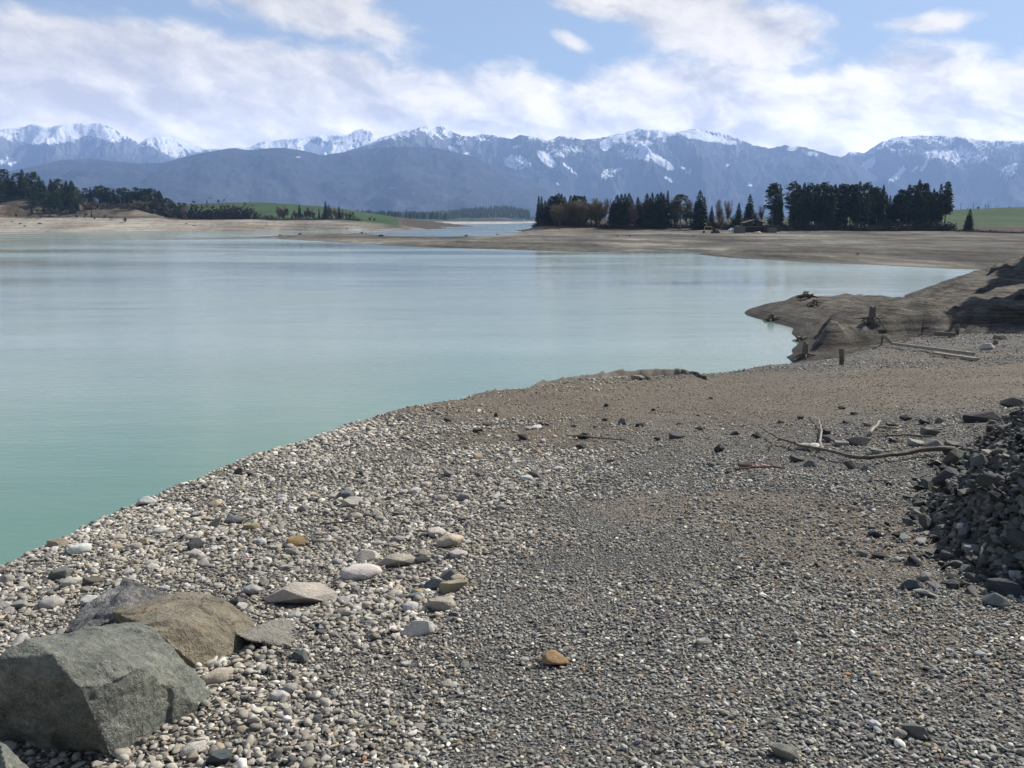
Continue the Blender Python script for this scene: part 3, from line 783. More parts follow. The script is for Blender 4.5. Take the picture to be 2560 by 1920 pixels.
# ------------------------------------------------------------------ haze
HAZE_DENSITY = 6.1e-5
def build_haze():
    bm = bmesh.new(); bmesh.ops.create_cube(bm, size=1.0)
    for v in bm.verts: v.co = Vector((v.co.x * 47000, v.co.y * 24000 + 10500, (-4.6 if v.co.z < 0 else 1900)))
    me = bm_mesh('haze', bm)
    M = bpy.data.materials.new('haze_air'); M.use_nodes = True
    t = NT(M.node_tree); t.n.clear()
    vol = t.node('ShaderNodeVolumePrincipled')
    vol.inputs['Color'].default_value = (0.40, 0.60, 1.0, 1)
    vol.inputs['Density'].default_value = HAZE_DENSITY
    vol.inputs['Anisotropy'].default_value = 0.1
    out = t.node('ShaderNodeOutputMaterial'); t.l.new(vol.outputs[0], out.inputs['Volume'])
    o = mesh_obj('haze', me, M); tag(o, kind='stuff')
build_haze()
# ------------------------------------------------------------------ trees
def foliage_mat(name, lo, hi, scale=0.6):
    M, t, b = material(name)
    tc = t.node('ShaderNodeTexCoord').outputs['Object']
    oi = t.node('ShaderNodeObjectInfo').outputs['Random']
    n = t.math('ADD', t.math('MULTIPLY', t.noise(tc, scale, 3, 0.6), 0.8), t.math('MULTIPLY', oi, 0.3))
    t.put(b.inputs['Base Color'], t.ramp(n, [(0.35, lo), (0.75, hi)]))
    b.inputs['Roughness'].default_value = 0.8; b.inputs['Specular IOR Level'].default_value = 0.2
    return M
M_NEEDLE = foliage_mat('spruce_needles', (0.012, 0.026, 0.014), (0.042, 0.066, 0.029))
M_NEEDLE2 = foliage_mat('greener_needles', (0.018, 0.036, 0.014), (0.045, 0.075, 0.026))
M_TWIG = foliage_mat('bare_twigs', (0.11, 0.082, 0.058), (0.26, 0.20, 0.14))
M_TWIG2 = foliage_mat('olive_twigs', (0.09, 0.08, 0.045), (0.20, 0.17, 0.095))
M_BRUSH = foliage_mat('undergrowth_leaves', (0.016, 0.018, 0.010), (0.065, 0.05, 0.032), 0.3)

def tri_mesh(name, V, mat):
    """V: (n,3,3) loose triangles"""
    V = np.asarray(V, np.float32); n = len(V)
    me = bpy.data.meshes.new(name)
    me.vertices.add(n * 3); me.vertices.foreach_set('co', V.ravel())
    me.loops.add(n * 3); me.loops.foreach_set('vertex_index', np.arange(n * 3, dtype=np.int32))
    me.polygons.add(n); me.polygons.foreach_set('loop_start', np.arange(n, dtype=np.int32) * 3)
    me.polygons.foreach_set('loop_total', np.full(n, 3, np.int32))
    me.update(calc_edges=True); me.materials.append(mat)
    return me
def spruce_crown(seed, R=0.17, start=0.12, power=0.85, rag=0.25, mat=None, levels=42):
    """unit height crown, drooping boughs with hanging twigs"""
    g = np.random.default_rng(seed); T = []
    for k in range(levels):
        z = start + (1 - start) * ((k + g.uniform(-.3, .3)) / levels)
        f = max(1 - (z - start) / (1 - start), 0)
        low = min(1, 0.55 + (z - start) * 4)
        L0 = R * (f ** power) * low + 0.012
        nb = 7 if f > 0.3 else 5
        a0 = g.uniform(0, 6.28)
        for i in range(nb):
            a = a0 + i * 6.283 / nb + g.uniform(-.3, .3)
            L = L0 * g.uniform(1 - rag, 1 + rag * 0.8)
            up = 0.25 if f < 0.25 else -0.12
            dz = L * (up + g.uniform(-.15, .15)); tipz = z + dz - L * 0.18
            ca, sa = math.cos(a), math.sin(a); w = max(0.32 * L, 0.012)
            root = np.array([0, 0, z + 0.012]); tip = np.array([ca * L, sa * L, tipz])
            mid = root * 0.45 + tip * 0.55 + np.array([0, 0, 0.02 * L / R])
            s = np.array([-sa * w, ca * w, -0.25 * w])
            s2 = np.array([sa * w, -ca * w, -0.25 * w])
            T.append([root, mid + s, tip]); T.append([root, tip, mid + s2])
            hang = np.array([0, 0, -g.uniform(0.02, 0.045)])
            T.append([mid + s, tip * 0.9 + root * 0.1, mid * 0.8 + tip * 0.2 + hang])
            T.append([mid + s2, mid * 0.5 + root * 0.5, mid + hang * 1.2])
    T.append([[0.008, 0, 0.96], [-0.008, 0.003, 0.96], [0, 0, 1.02]])
    T.append([[0, 0.008, 0.96], [0, -0.008, 0.96], [0, 0, 1.02]])
    return tri_mesh('crown', T, mat or M_NEEDLE)
def pine_crown(seed, R=0.16, start=0.38, mat=None, n=60):
    """unit height, clumpy rounded crown high on the trunk"""
    g = np.random.default_rng(seed); T = []
    for k in range(n):
        f = g.uniform(0, 1) ** 0.8; z = start + (0.97 - start) * f
        rad = R * math.sqrt(max(0.03, 1 - (f * 1.02) ** 2.4)) * g.uniform(0.25, 1.0) * (0.6 + 0.4 * min(1, f * 4))
        a = g.uniform(0, 6.28); c = np.array([math.cos(a) * rad, math.sin(a) * rad, z]); s = g.uniform(0.028, 0.055)
        for j in range(16):
            d = g.normal(size=3); d /= np.linalg.norm(d); d[2] *= 0.6
            p = c + d * s * g.uniform(0.5, 1.1); q = g.normal(size=(2, 3)) * 0.020
            T.append([p, p + q[0] + d * 0.018, p + q[1]])
    return tri_mesh('crown', T, mat or M_NEEDLE)
def twig_crown(seed, R=0.24, start=0.12, mat=None, n=1500, thick=1.0):
    """unit height bare crown: fine upward twigs filling an egg shape with limbs inside"""
    g = np.random.default_rng(seed); T = []
    nl = 9; limbs = []
    for i in range(nl):
        a = g.uniform(0, 6.28); tz = g.uniform(0.55, 0.97); rr = R * g.uniform(0.15, 0.8)
        limbs.append((np.array([0, 0, g.uniform(start, 0.4)]), np.array([math.cos(a) * rr, math.sin(a) * rr, tz])))
    for b, e in limbs:
        for q in range(2):
            o = np.array([0.006 * (q == 0), 0.006 * (q == 1), 0]); T.append([b - o, b + o, e])
    for k in range(n):
        b, e = limbs[g.integers(nl)]; f = g.uniform(0.15, 1.0)
        p = b * (1 - f) + e * f
        d = g.normal(size=3); d[2] = abs(d[2]) * 0.8 + 0.25; d /= np.linalg.norm(d)
        L = g.uniform(0.05, 0.15) * (1.15 - 0.4 * f)
        q = p + d * L
        # keep inside the egg
        z = (q[2] - start) / (1 - start); rr = math.hypot(q[0], q[1]); lim = R * math.sqrt(max(0.02, 1 - abs(2 * z - 1.05) ** 2.2))
        if rr > lim * 1.12 or q[2] > 1.0: continue
        w = np.cross(d, g.normal(size=3)); w = w / np.linalg.norm(w) * g.uniform(0.0022, 0.0045) * thick
        T.append([p - w, p + w, q])
        d2 = d + g.normal(size=3) * 0.5; q2 = p + (q - p) * 0.5 + d2 * L * 0.5
        T.append([p + (q - p) * 0.5 - w * .8, p + (q - p) * 0.5 + w * .8, q2])
    return tri_mesh('crown', T, mat or M_TWIG)
def trunk_mesh(h, r):
    bm = bmesh.new(); rings = []
    for k in range(5):
        z = h * k / 4; rr = r * (1 - 0.8 * k / 4)
        rings.append([bm.verts.new((rr * math.cos(i * PI / 3) + 0.004 * math.sin(k * 2.0), rr * math.sin(i * PI / 3), z - 0.01)) for i in range(6)])
    for a, b in zip(rings, rings[1:]):
        for i in range(6): bm.faces.new((a[i], a[(i + 1) % 6], b[(i + 1) % 6], b[i]))
    bm.faces.new(rings[-1])
    me = bm_mesh('trunk', bm, True); me.materials.append(M_BARK); return me
TRUNK_TALL = trunk_mesh(0.96, 0.012); TRUNK_LOW = trunk_mesh(0.55, 0.014)
SPR = [spruce_crown(1, 0.155, 0.10), spruce_crown(2, 0.175, 0.06, 0.8), spruce_crown(3, 0.14, 0.16, 0.75), spruce_crown(4, 0.19, 0.04, 0.9), spruce_crown(5, 0.13, 0.2, 0.7, 0.35)]
SPN = [spruce_crown(11, 0.10, 0.10, 0.75, 0.3), spruce_crown(12, 0.085, 0.2, 0.7, 0.35)]          # narrow
SPW = [spruce_crown(21, 0.25, 0.03, 0.8, 0.2), spruce_crown(22, 0.30, 0.10, 0.85, 0.22)]           # broad, free standing
SPR_TALLBARE = [spruce_crown(31, 0.15, 0.30, 0.6, 0.35), spruce_crown(32, 0.13, 0.34, 0.55, 0.4)]
PIN = [pine_crown(41), pine_crown(42, 0.19, 0.3), pine_crown(43, 0.13, 0.42)]
SPG = [spruce_crown(51, 0.2, 0.05, 0.75, 0.3, M_NEEDLE2), pine_crown(52, 0.24, 0.12, M_NEEDLE2, 80)]
DEC = [twig_crown(61), twig_crown(62, 0.28), twig_crown(63, 0.2, 0.15), twig_crown(64, 0.26, 0.1, M_TWIG2), twig_crown(65, 0.22, 0.12, M_TWIG2, 1900)]
BUS = [twig_crown(71, 0.55, 0.0, M_TWIG, 1300, 4.5), twig_crown(72, 0.65, 0.0, M_TWIG2, 1300, 4.5), pine_crown(73, 0.5, 0.1, M_NEEDLE2, 90)]
DEF = [twig_crown(81, 0.26, 0.05, M_TWIG, 1300, 2.6), twig_crown(82, 0.3, 0.05, M_TWIG2, 1300, 2.6), twig_crown(83, 0.24, 0.1, M_TWIG, 1300, 2.6)]
KIND = {'s': (SPR, 'spruce_tree', TRUNK_TALL), 'n': (SPN, 'spruce_tree', TRUNK_TALL), 'w': (SPW, 'spruce_tree', TRUNK_TALL), 'b': (SPR_TALLBARE, 'spruce_tree', TRUNK_TALL),
        'p': (PIN, 'pine_tree', TRUNK_TALL), 'g': (SPG, 'conifer_tree', TRUNK_TALL), 'd': (DEC[:3], 'bare_tree', TRUNK_LOW), 'o': (DEC[3:], 'bare_tree', TRUNK_LOW),
        'u': (BUS[:2], 'bush', None), 'v': (BUS[2:], 'bush', None)}
CATS = {'spruce_tree': 'spruce tree', 'pine_tree': 'pine tree', 'conifer_tree': 'conifer tree', 'bare_tree': 'bare tree', 'bush': 'bush'}
TREES = []; VARIED = []
def tree(kind, px, top, Y, zfun, label, group=None, width=1.0):
    x = at_y(px, top, Y).x; z0 = zfun(x, Y) - 0.1
    h = at_y(px, top, Y).z - z0
    if h < 0.8: return None
    crowns, name, tr = KIND[kind]
    if kind in 'do' and Y > 600: crowns = DEF
    root = empty(name, (x, Y, z0), random.uniform(0, 6.28))
    root.scale = (h * width, h * width, h)
    tag(root, label, CATS[name], group)
    mesh_obj('crown', random.choice(crowns), None, root)
    if group: VARIED.append((root, px, top, Y, group))
    if tr is not None: mesh_obj('trunk', tr, None, root)
    TREES.append(root); return root

def row(kinds, tops, Y, dY, zfun, label_of, group, jitter=0.12, width=1.0):
    for i, (px, top) in enumerate(tops):
        k = kinds[i % len(kinds)]
        tree(k, px, top, Y + random.uniform(-dY, dY), zfun, label_of(k), group, width * random.uniform(1 - jitter, 1 + jitter))

# --- right-hand dark forest behind the mudflat
GR = 'dark conifers of the dense forest behind the mudflat on the right'
def lab_right(k):
    return {'s': 'dark spruce of the dense right forest', 'b': 'bare-trunked dark spruce of the dense right forest',
            'p': 'round-topped dark pine of the dense right forest', 'n': 'slim dark spruce of the dense right forest'}[k]
right = [(1985, 454), (1998, 462), (2012, 456), (2028, 459), (2044, 459), (2061, 457), (2077, 462), (2089, 460), (2100, 461), (2112, 459), (2132, 458), (2143, 460), (2151, 453), (2169, 457),
         (2180, 462), (2190, 467), (2200, 478), (2218, 486), (2236, 492), (2246, 486), (2257, 473), (2266, 478), (2275, 460), (2287, 465), (2294, 468), (2309, 456), (2318, 457), (2336, 471), (2344, 478)]
row('pbspspbssp', right, 404, 5, flat_z, lab_right, GR, width=1.5)
row('psbps', [(random.uniform(1982, 2205), random.uniform(466, 485)) for _ in range(26)], 424, 10, flat_z, lab_right, GR, width=1.3)
row('psbps', [(random.uniform(2205, 2348), random.uniform(486, 500)) for _ in range(16)], 420, 8, flat_z, lab_right, GR, width=1.3)
row('pspbs', [(random.uniform(1990, 2340), random.uniform(478, 500)) for _ in range(16)], 396, 3, flat_z, lab_right, GR, width=1.2)
tree('s', 2210, 461, 398, flat_z, 'tall slim spruce rising out of a dip in the skyline of the right forest', None, 0.9)
tree('s', 2300, 447, 396, flat_z, 'pointed spruce, tallest top of the right forest', None, 1.15)
tree('b', 2371, 453, 392, flat_z, 'tall ragged spruce with layered boughs at the right end of the forest', None, 1.35)
tree('n', 2354, 459, 394, flat_z, 'thin see-through spruce just left of the ragged end tree of the right forest', None, 1.2)
tree('w', 2426, 521, 372, flat_z, 'small lone spruce standing before the green field on the right', None, 1.3)
tree('p', 1936, 457, 398, flat_z, 'big dark double-topped conifer standing right behind the boathouse', None, 1.5)
tree('s', 1943, 466, 402, flat_z, 'broad dark conifer close behind the double-topped one by the boathouse', None, 1.3)
tree('s', 1952, 461, 400, flat_z, 'pointed spruce between the boathouse conifer and the dense forest', None, 0.95)
tree('w', 1876, 485, 402, flat_z, 'medium free-standing spruce behind the left side of the boathouse', None, 1.25)
tree('s', 1848, 507, 396, flat_z, 'small pointed spruce beside the white car', None, 1.5)
tree('w', 1751, 475, 398, flat_z, 'large cone-shaped dark spruce standing over the yellow excavator', None, 1.45)
tree('s', 1762, 492, 404, flat_z, 'spruce shoulder to shoulder behind the cone-shaped one over the excavator', None, 1.2)
tree('p', 1703, 483, 402, flat_z, 'rounded dark conifer with reddish base, left of the cone-shaped spruce', None, 1.7)
tree('s', 1780, 513, 420, flat_z, 'small distant conifer between the cone-shaped spruce and the pale bare trees', None, 1.3)
tree('d', 1800, 495, 402, flat_z, 'tall pale bare tree, left one of the pair left of the white car', None, 0.95)
tree('d', 1822, 497, 402, flat_z, 'tall pale bare tree, right one of the pair left of the white car', None, 0.85)
tree('o', 1806, 528, 394, flat_z, 'small greenish budding tree in front of the pale pair of bare trees', None, 1.3)
tree('o', 1836, 528, 398, flat_z, 'low brown bare tree right of the pale pair', None, 1.2)
tree('d', 1905, 512, 425, flat_z, 'thin grey bare tree seen between the boathouse spruces', None, 1.0)
tree('d', 1890, 530, 410, flat_z, 'low bare tree directly behind the boathouse roof', None, 1.4)
# --- middle peninsula wood
GM = 'trees of the wood on the middle peninsula'
def lab_mid(k):
    return {'s': 'dark spruce of the middle peninsula wood', 'n': 'narrow dark spruce of the middle peninsula wood', 'p': 'round-topped conifer of the middle peninsula wood',
            'd': 'brown bare tree of the middle peninsula wood', 'o': 'olive bare tree of the middle peninsula wood'}[k]
tree('n', 1347, 489, 428, flat_z, 'columnar dark spruce at the water end of the peninsula wood', None, 1.35)
tree('n', 1354, 490, 432, flat_z, 'columnar dark spruce just behind the outermost peninsula tree', None, 1.3)
row('nspssnsssp', [(1363, 501), (1373, 496), (1384, 490), (1390, 486), (1397, 482), (1404, 484), (1412, 491), (1427, 488), (1436, 487), (1446, 488), (1461, 489), (1453, 492)], 430, 4, flat_z, lab_mid, GM, width=2.0)
row('dodoo', [(1388, 506), (1400, 498), (1412, 505), (1432, 500), (1444, 498), (1456, 495), (1468, 493), (1480, 492), (1490, 494), (1500, 499), (1476, 505), (1450, 510), (1422, 512), (1494, 512)], 421, 4, flat_z, lab_mid, GM, width=1.75)
tree('d', 1515, 493, 430, flat_z, 'thin pale bare tree in the gap of the peninsula wood, left one', None, 0.7)
tree('d', 1530, 494, 430, flat_z, 'thin pale bare tree in the gap of the peninsula wood, right one', None, 0.8)
row('sssnssnss', [(1533, 502), (1543, 487), (1554, 484), (1563, 484), (1573, 483), (1580, 496), (1548, 495), (1568, 498), (1595, 492)], 416, 4, flat_z, lab_mid, GM, width=1.75)
row('s', [(1618, 483), (1631, 481), (1644, 484), (1653, 480), (1660, 484), (1626, 495), (1649, 490)], 412, 4, flat_z, lab_mid, GM, width=1.7)
tree('n', 1670, 476, 412, flat_z, 'slim spruce with the highest top in the peninsula wood', None, 1.1)
row('dodd', [(1586, 505), (1604, 500), (1612, 495), (1640, 505), (1680, 492), (1688, 491), (1718, 500), (1728, 497), (1600, 520), (1660, 515), (1575, 518), (1552, 520), (1690, 520), (1630, 515)], 416, 5, flat_z, lab_mid, GM, width=1.75)
# --- left bluff wood
GL = 'trees of the wood on the left bluff'
def lab_left(k):
    return {'s': 'dark spruce of the left bluff wood', 'g': 'greener conifer of the left bluff wood', 'p': 'dark pine of the left bluff wood', 'n': 'narrow spruce of the left bluff wood',
            'd': 'brown bare tree of the left bluff wood', 'u': 'brown leafless bush on the left bluff', 'o': 'olive bare tree of the left bluff wood', 'v': 'evergreen bush on the left bluff'}[k]
row('spgspsgpsg', [(-14, 418), (6, 421), (18, 436), (30, 440), (42, 430), (54, 423), (68, 431), (83, 429), (96, 438), (106, 450), (126, 447), (135, 455), (144, 446), (156, 458), (166, 466), (183, 468), (192, 474), (200, 484)], 706, 6, left_z, lab_left, GL, width=1.8)
row('gspgsg', [(12, 455), (36, 452), (60, 450), (88, 455), (112, 465), (132, 468), (152, 472), (176, 480), (196, 490)], 696, 4, left_z, lab_left, GL, width=1.8)
row('gsgs', [(-4, 478), (10, 492), (72, 496), (84, 484), (88, 500), (128, 486), (138, 492), (146, 484), (182, 494), (192, 502), (176, 506)], 676, 4, left_z, lab_left, GL, width=1.9)
row('gsgps', [(random.uniform(-30, 205), random.uniform(446, 470)) for _ in range(24)], 712, 6, left_z, lab_left, GL, width=1.9)
row('gsgp', [(random.uniform(-30, 200), random.uniform(474, 500)) for _ in range(22)], 690, 6, left_z, lab_left, GL, width=1.9)
row('pssp', [(random.uniform(205, 410), random.uniform(474, 486)) for _ in range(20)], 744, 6, left_z, lab_left, GL, width=1.9)
row('pspps', [(213, 469), (225, 467), (240, 465), (252, 463), (262, 467), (270, 469), (283, 471), (297, 470), (310, 469), (322, 472), (338, 468), (352, 469), (362, 471), (375, 470), (386, 472), (395, 478), (404, 487)], 750, 8, left_z, lab_left, GL, width=1.9)
row('pssp', [(random.uniform(208, 400), random.uniform(476, 492)) for _ in range(16)], 768, 10, left_z, lab_left, GL, width=1.8)
row('gs', [(366, 486), (378, 484), (390, 490), (400, 496), (417, 494), (428, 499), (436, 506), (386, 505), (404, 510), (418, 512)], 722, 6, left_z, lab_left, GL, width=1.9)
row('duodu', [(206, 508), (218, 503), (230, 506), (244, 508), (256, 504), (270, 508), (284, 510), (300, 506), (316, 508), (330, 504), (346, 500), (356, 498), (366, 512)], 712, 5, left_z, lab_left, GL, width=1.9)
row('uu', [(30, 508), (52, 512), (104, 520), (118, 520), (152, 525), (206, 520), (222, 523), (236, 530), (252, 532), (300, 535), (330, 538), (350, 540), (60, 535), (20, 532), (160, 538)], 690, 8, left_z, lab_left, GL, width=1.0)
row('gusug', [(14, 520), (44, 524), (78, 512), (92, 518), (108, 512), (122, 522), (140, 516), (150, 520), (168, 522), (186, 520), (198, 526), (214, 528), (228, 526), (262, 535)], 664, 5, left_z, lambda k: lab_left('g' if k == 's' else k), GL, width=1.25)
row('gusug', [(300, 530), (330, 534), (352, 530), (364, 520), (374, 512), (384, 516), (396, 512), (408, 516), (424, 516), (436, 514), (448, 520), (458, 520)], 716, 5, left_z, lambda k: lab_left('g' if k == 's' else k), GL, width=1.4)
row('uuvu', [(25, 536), (40, 532), (74, 530), (100, 534), (124, 536), (146, 534), (170, 536), (192, 534), (210, 538), (236, 540), (278, 540), (312, 541)], 650, 4, left_z, lab_left, GL, width=1.1)
# --- trees and bushes at the end of the band and in the fields behind
GB = 'bushes and trees along the top of the left shore band'
def lab_band(k):
    return {'s': 'dark spruce by the left shore meadow', 'u': 'brown bush of the left shore hedge', 'v': 'evergreen bush of the left shore hedge', 'g': 'green conifer by the left shore meadow', 'n': 'narrow spruce by the left shore meadow',
            'd': 'brown bare tree beside the left meadow', 'o': 'olive bare tree beside the left meadow', 'p': 'round conifer beside the left meadow'}[k]
row('sg', [(446, 512), (460, 507), (478, 508), (488, 512)], 770, 4, left_z, lab_band, GB, width=1.6)
row('uvuu', [(456, 526), (470, 528), (486, 525), (500, 527), (514, 526), (530, 526), (546, 527), (560, 527), (574, 530), (596, 528), (610, 526), (622, 530), (636, 533), (650, 533), (664, 534), (680, 535)], 745, 5, left_z, lab_band, GB, width=1.15)
tree('s', 583, 511, 752, left_z, 'dark lone spruce standing above the hedge of the left shore', None, 2.0)
row('s', [(491, 512), (504, 511), (515, 509), (519, 512), (528, 514)], 960, 6, left_z, lab_band, GB, width=1.8)
tree('n', 517, 498, 1110, left_z, 'tall thin conifer on the crest of the green meadow', None, 1.8)
tree('d', 546, 498, 1140, left_z, 'bare round tree on the crest of the green meadow', None, 1.8)
tree('d', 484, 499, 1140, left_z, 'bare wispy tree at the left end of the meadow crest', None, 1.6)
tree('v', 625, 503, 1190, left_z, 'dark bushy clump on the skyline of the green meadow', None, 1.8)
tree('d', 671, 509, 1190, left_z, 'small bare tree near the right end of the meadow crest', None, 1.6)
tree('v', 634, 521, 940, left_z, 'dark evergreen clump halfway down the green meadow', None, 1.9)
tree('d', 561, 514, 940, left_z, 'small bare tree in the middle of the green meadow', None, 1.6)
row('ddpsddoonsd', [(698, 511), (708, 514), (717, 521), (748, 510), (738, 522), (772, 516), (764, 524), (782, 522), (797, 520), (813, 502), (822, 512)], 776, 5, left_z, lab_band, GB, width=1.3)
row('dsdodp', [(838, 516), (847, 515), (856, 522), (866, 527), (874, 530), (882, 530), (806, 532), (828, 530), (730, 535), (757, 532)], 782, 5, left_z, lab_band, GB, width=1.3)
tree('u', 925, 541, 820, left_z, 'round olive bush right of the tree group on the left shore', None, 1.0)
tree('u', 936, 543, 822, left_z, 'rounded brown bush furthest right on the left shore band', None, 0.9)
tree('u', 905, 547, 812, left_z, 'low bush between the tree group and the round bushes', None, 1.0)
# --- skyline trees and posts above the right-hand field
GF = 'trees on the skyline of the right-hand field'
for px, top, k in ((2420, 519, 'd'), (2446, 515, 'd'), (2490, 517, 's'), (2500, 522, 'v'), (2524, 515, 'd'), (2548, 520, 'v'), (2411, 524, 'u'), (2468, 524, 'u')):
    tree(k, px, top, 720, flat_z, {'d': 'bare round tree behind the right field', 's': 'dark cone-shaped tree behind the right field', 'v': 'dark bush behind the right field', 'u': 'brown bush behind the right field'}[k], GF, 1.6)
def pole(px, top, Y, arms, label):
    p = at_y(px, top, Y); z0 = flat_z(p.x, Y) - 0.2
    root = empty('utility_pole', (p.x, Y, z0)); tag(root, label, 'utility pole', 'poles behind the right field')
    bm = bmesh.new()
    bmesh.ops.create_cone(bm, cap_ends=True, segments=8, radius1=0.2, radius2=0.12, depth=p.z - z0, matrix=Matrix.Translation((0, 0, (p.z - z0) / 2)))
    mesh_obj('pole_shaft', bm_mesh('pole_shaft', bm), M_DARKWOOD, root)
    for k in range(arms):
        bm = bmesh.new(); bmesh.ops.create_cube(bm, size=1, matrix=Matrix.Translation((0, -0.2, p.z - z0 - 1.2 - 1.4 * k)) @ Matrix.Diagonal((2.2, 0.14, 0.16, 1)))
        mesh_obj('cross_arm', bm_mesh('cross_arm', bm), M_DARKWOOD, root)
pole(2403, 507, 700, 0, 'bare thin pole nearest the ragged end tree of the right forest')
pole(2434, 508, 700, 0, 'thin pole between two bare skyline trees behind the right field')
pole(2464, 511, 700, 1, 'pole with a cross arm, left of the close pair behind the right field')
pole(2471, 510, 705, 2, 'pole with two cross arms, right of the close pair behind the right field')

# trees far out of frame to the right, on the bank whose shade falls across the mud slope
for (x, y, h, w) in ((36, 55, 17, 1.2), (38, 52, 19, 1.4), (35, 50, 13, 1.3), (40, 54, 20, 1.4), (41, 62, 17, 1.3), (44, 66, 20, 1.4), (46, 62, 21, 1.5), (40, 57, 13, 1.4), (47, 69, 21, 1.5), (44, 57, 18, 1.6), (50, 64, 21, 1.6), (61, 92, 19, 1.4), (65, 96, 20, 1.5), (68, 92, 21, 1.5), (62, 86, 16, 1.5)):
    root = empty('spruce_tree', (x, y, gz(x, y) - 0.2), x); root.scale = (h * w, h * w, h)
    tag(root, 'spruce on the bank to the right of the mud slope, out of the picture', 'spruce tree', 'spruces on the bank right of the mud slope')
    mesh_obj('crown', SPR[(x + y) % 5], None, root); mesh_obj('trunk', TRUNK_TALL, None, root)

def vary_labels():
    groups = {}
    for v in VARIED: groups.setdefault((v[4], v[0]['label']), []).append(v)
    for (g, base), vs in groups.items():
        if len(vs) < 2: continue
        xs = sorted(v[1] for v in vs); ts = sorted(v[2] for v in vs); ys = sorted(v[3] for v in vs)
        for v in vs:
            q = xs.index(v[1]) / (len(vs) - 1)
            where = 'at its left end' if q < 0.12 else 'in its left part' if q < 0.37 else 'near its middle' if q < 0.63 else 'in its right part' if q < 0.88 else 'at its right end'
            t3 = ts.index(v[2]) / (len(vs) - 1)
            size = 'tall ' if t3 < 0.25 else 'low ' if t3 > 0.75 else 'middling '
            r3 = ys.index(v[3]) / (len(vs) - 1)
            rank = ', front row' if r3 < 0.34 else ', back row' if r3 > 0.67 else ''
            v[0]['label'] = size + base + ', ' + where + rank
vary_labels()

# --- undergrowth under the woods: nobody could count it
def undergrowth(name, spots, label):
    T = []
    g = np.random.default_rng(5)
    for (x, y, z, w, h) in spots:
        n = 130
        c = g.normal(size=(n, 3)) * np.array([w * 0.42, 1.2, 0.0]); c[:, 2] = np.abs(g.normal(size=n)) * h * 0.45
        c += np.array([x, y, z])
        q = g.normal(size=(n, 2, 3)) * (0.16 * h)
        T.append(np.stack([c, c + q[:, 0], c + q[:, 1]], 1))
    o = mesh_obj(name, tri_mesh(name, np.concatenate(T), M_BRUSH)); tag(o, label, 'undergrowth', kind='stuff')
sp = []
for px in np.arange(1336, 1720, 3.5):
    Yb = np.interp(px, [1300, 1520, 1750], [427, 415, 405]) + random.uniform(-1, 3); x = at_y(px, 570, Yb).x
    sp.append((x, Yb, flat_z(x, Yb), 1.6, random.uniform(1.2, 2.8)))
for px in np.arange(1770, 2380, 3.0):
    if 1835 < px < 1945: continue
    Yb = np.interp(px, [1750, 2050, 2300, 2400], [400, 392, 382, 374]) + random.uniform(-1, 4); x = at_y(px, 570, Yb).x
    sp.append((x, Yb, flat_z(x, Yb), 1.8, random.uniform(1.4, 3.2)))
for px in np.arange(2380, 2620, 4.0):
    Yb = np.interp(px, [2380, 2560], [374, 347]) + random.uniform(-1, 2); x = at_y(px, 570, Yb).x
    sp.append((x, Yb, flat_z(x, Yb), 1.8, random.uniform(0.5, 1.0)))
undergrowth('undergrowth', sp, 'dark brushwood along the foot of the woods on the mudflat')
sp = []
for px in np.arange(-60, 470, 4.0):
    Yb = np.interp(px, [0, 347, 500], [688, 700, 730]) + random.uniform(-6, 20); x = at_y(px, 530, Yb).x
    sp.append((x, Yb, left_z(x, Yb), 2.2, random.uniform(1.5, 4.0)))
for px in np.arange(380, 900, 5.0):
    Yb = np.interp(px, [347, 500, 600, 700, 900], [706, 732, 735, 750, 785]) + random.uniform(-1, 6); x = at_y(px, 530, Yb).x
    sp.append((x, Yb, left_z(x, Yb), 2.4, random.uniform(6.0, 10.0) if px < 640 else random.uniform(1.5, 3.0)))
undergrowth('undergrowth', sp, 'brown brushwood along the top of the left shore')

# --- far forests that read as one mass
def distant_forest(name, spec, label, n, hh, seed):
    g = np.random.default_rng(seed); T = []
    for k in range(n):
        px0, px1, Y0, Y1, zf = spec
        px = g.uniform(px0, px1); f = g.uniform(0, 1); Y = Y0 + (Y1 - Y0) * f
        x = at_y(px, 550, Y).x; z = zf(px, Y)
        h = g.uniform(0.7, 1.1) * hh; r = h * g.uniform(0.16, 0.24); a0 = g.uniform(0, 6.28)
        for i in range(5):
            a, b = a0 + i * 1.2566, a0 + (i + 1) * 1.2566
            T.append([[x + r * math.cos(a), Y + r * math.sin(a), z], [x + r * math.cos(b), Y + r * math.sin(b), z], [x, Y, z + h]])
    o = mesh_obj(name, tri_mesh(name, T, M_NEEDLE)); tag(o, label, 'forest', kind='stuff')
def zhill(px, Y):
    # ground height that puts the forest foot on the far hill
    return float(np.interp(px, [760, 860, 980, 1060, 1130, 1200, 1260, 1330, 1400], [20, 22, 18, 18, 26, 40, 46, 26, 4])) * (Y - 2300) / 1100 + 6
distant_forest('distant_forest', (860, 1325, 2550, 3350, zhill), 'dark forest on the low hill beyond the far end of the lake', 1500, 20, 3)
distant_forest('distant_forest', (720, 1120, 1900, 2200, lambda px, Y: 12.0 + 8 * (1050 - px) / 300), 'dark tree belt across the fields beyond the left shore', 260, 17, 4)
distant_forest('distant_forest', (-600, 3200, 4200, 5200, lambda px, Y: 12.0), 'wooded lowland at the foot of the mountains', 3800, 24, 6)
distant_forest('distant_forest', (-500, 460, 1250, 1500, lambda px, Y: 18.0), 'woods behind the left bluff', 500, 15, 8)
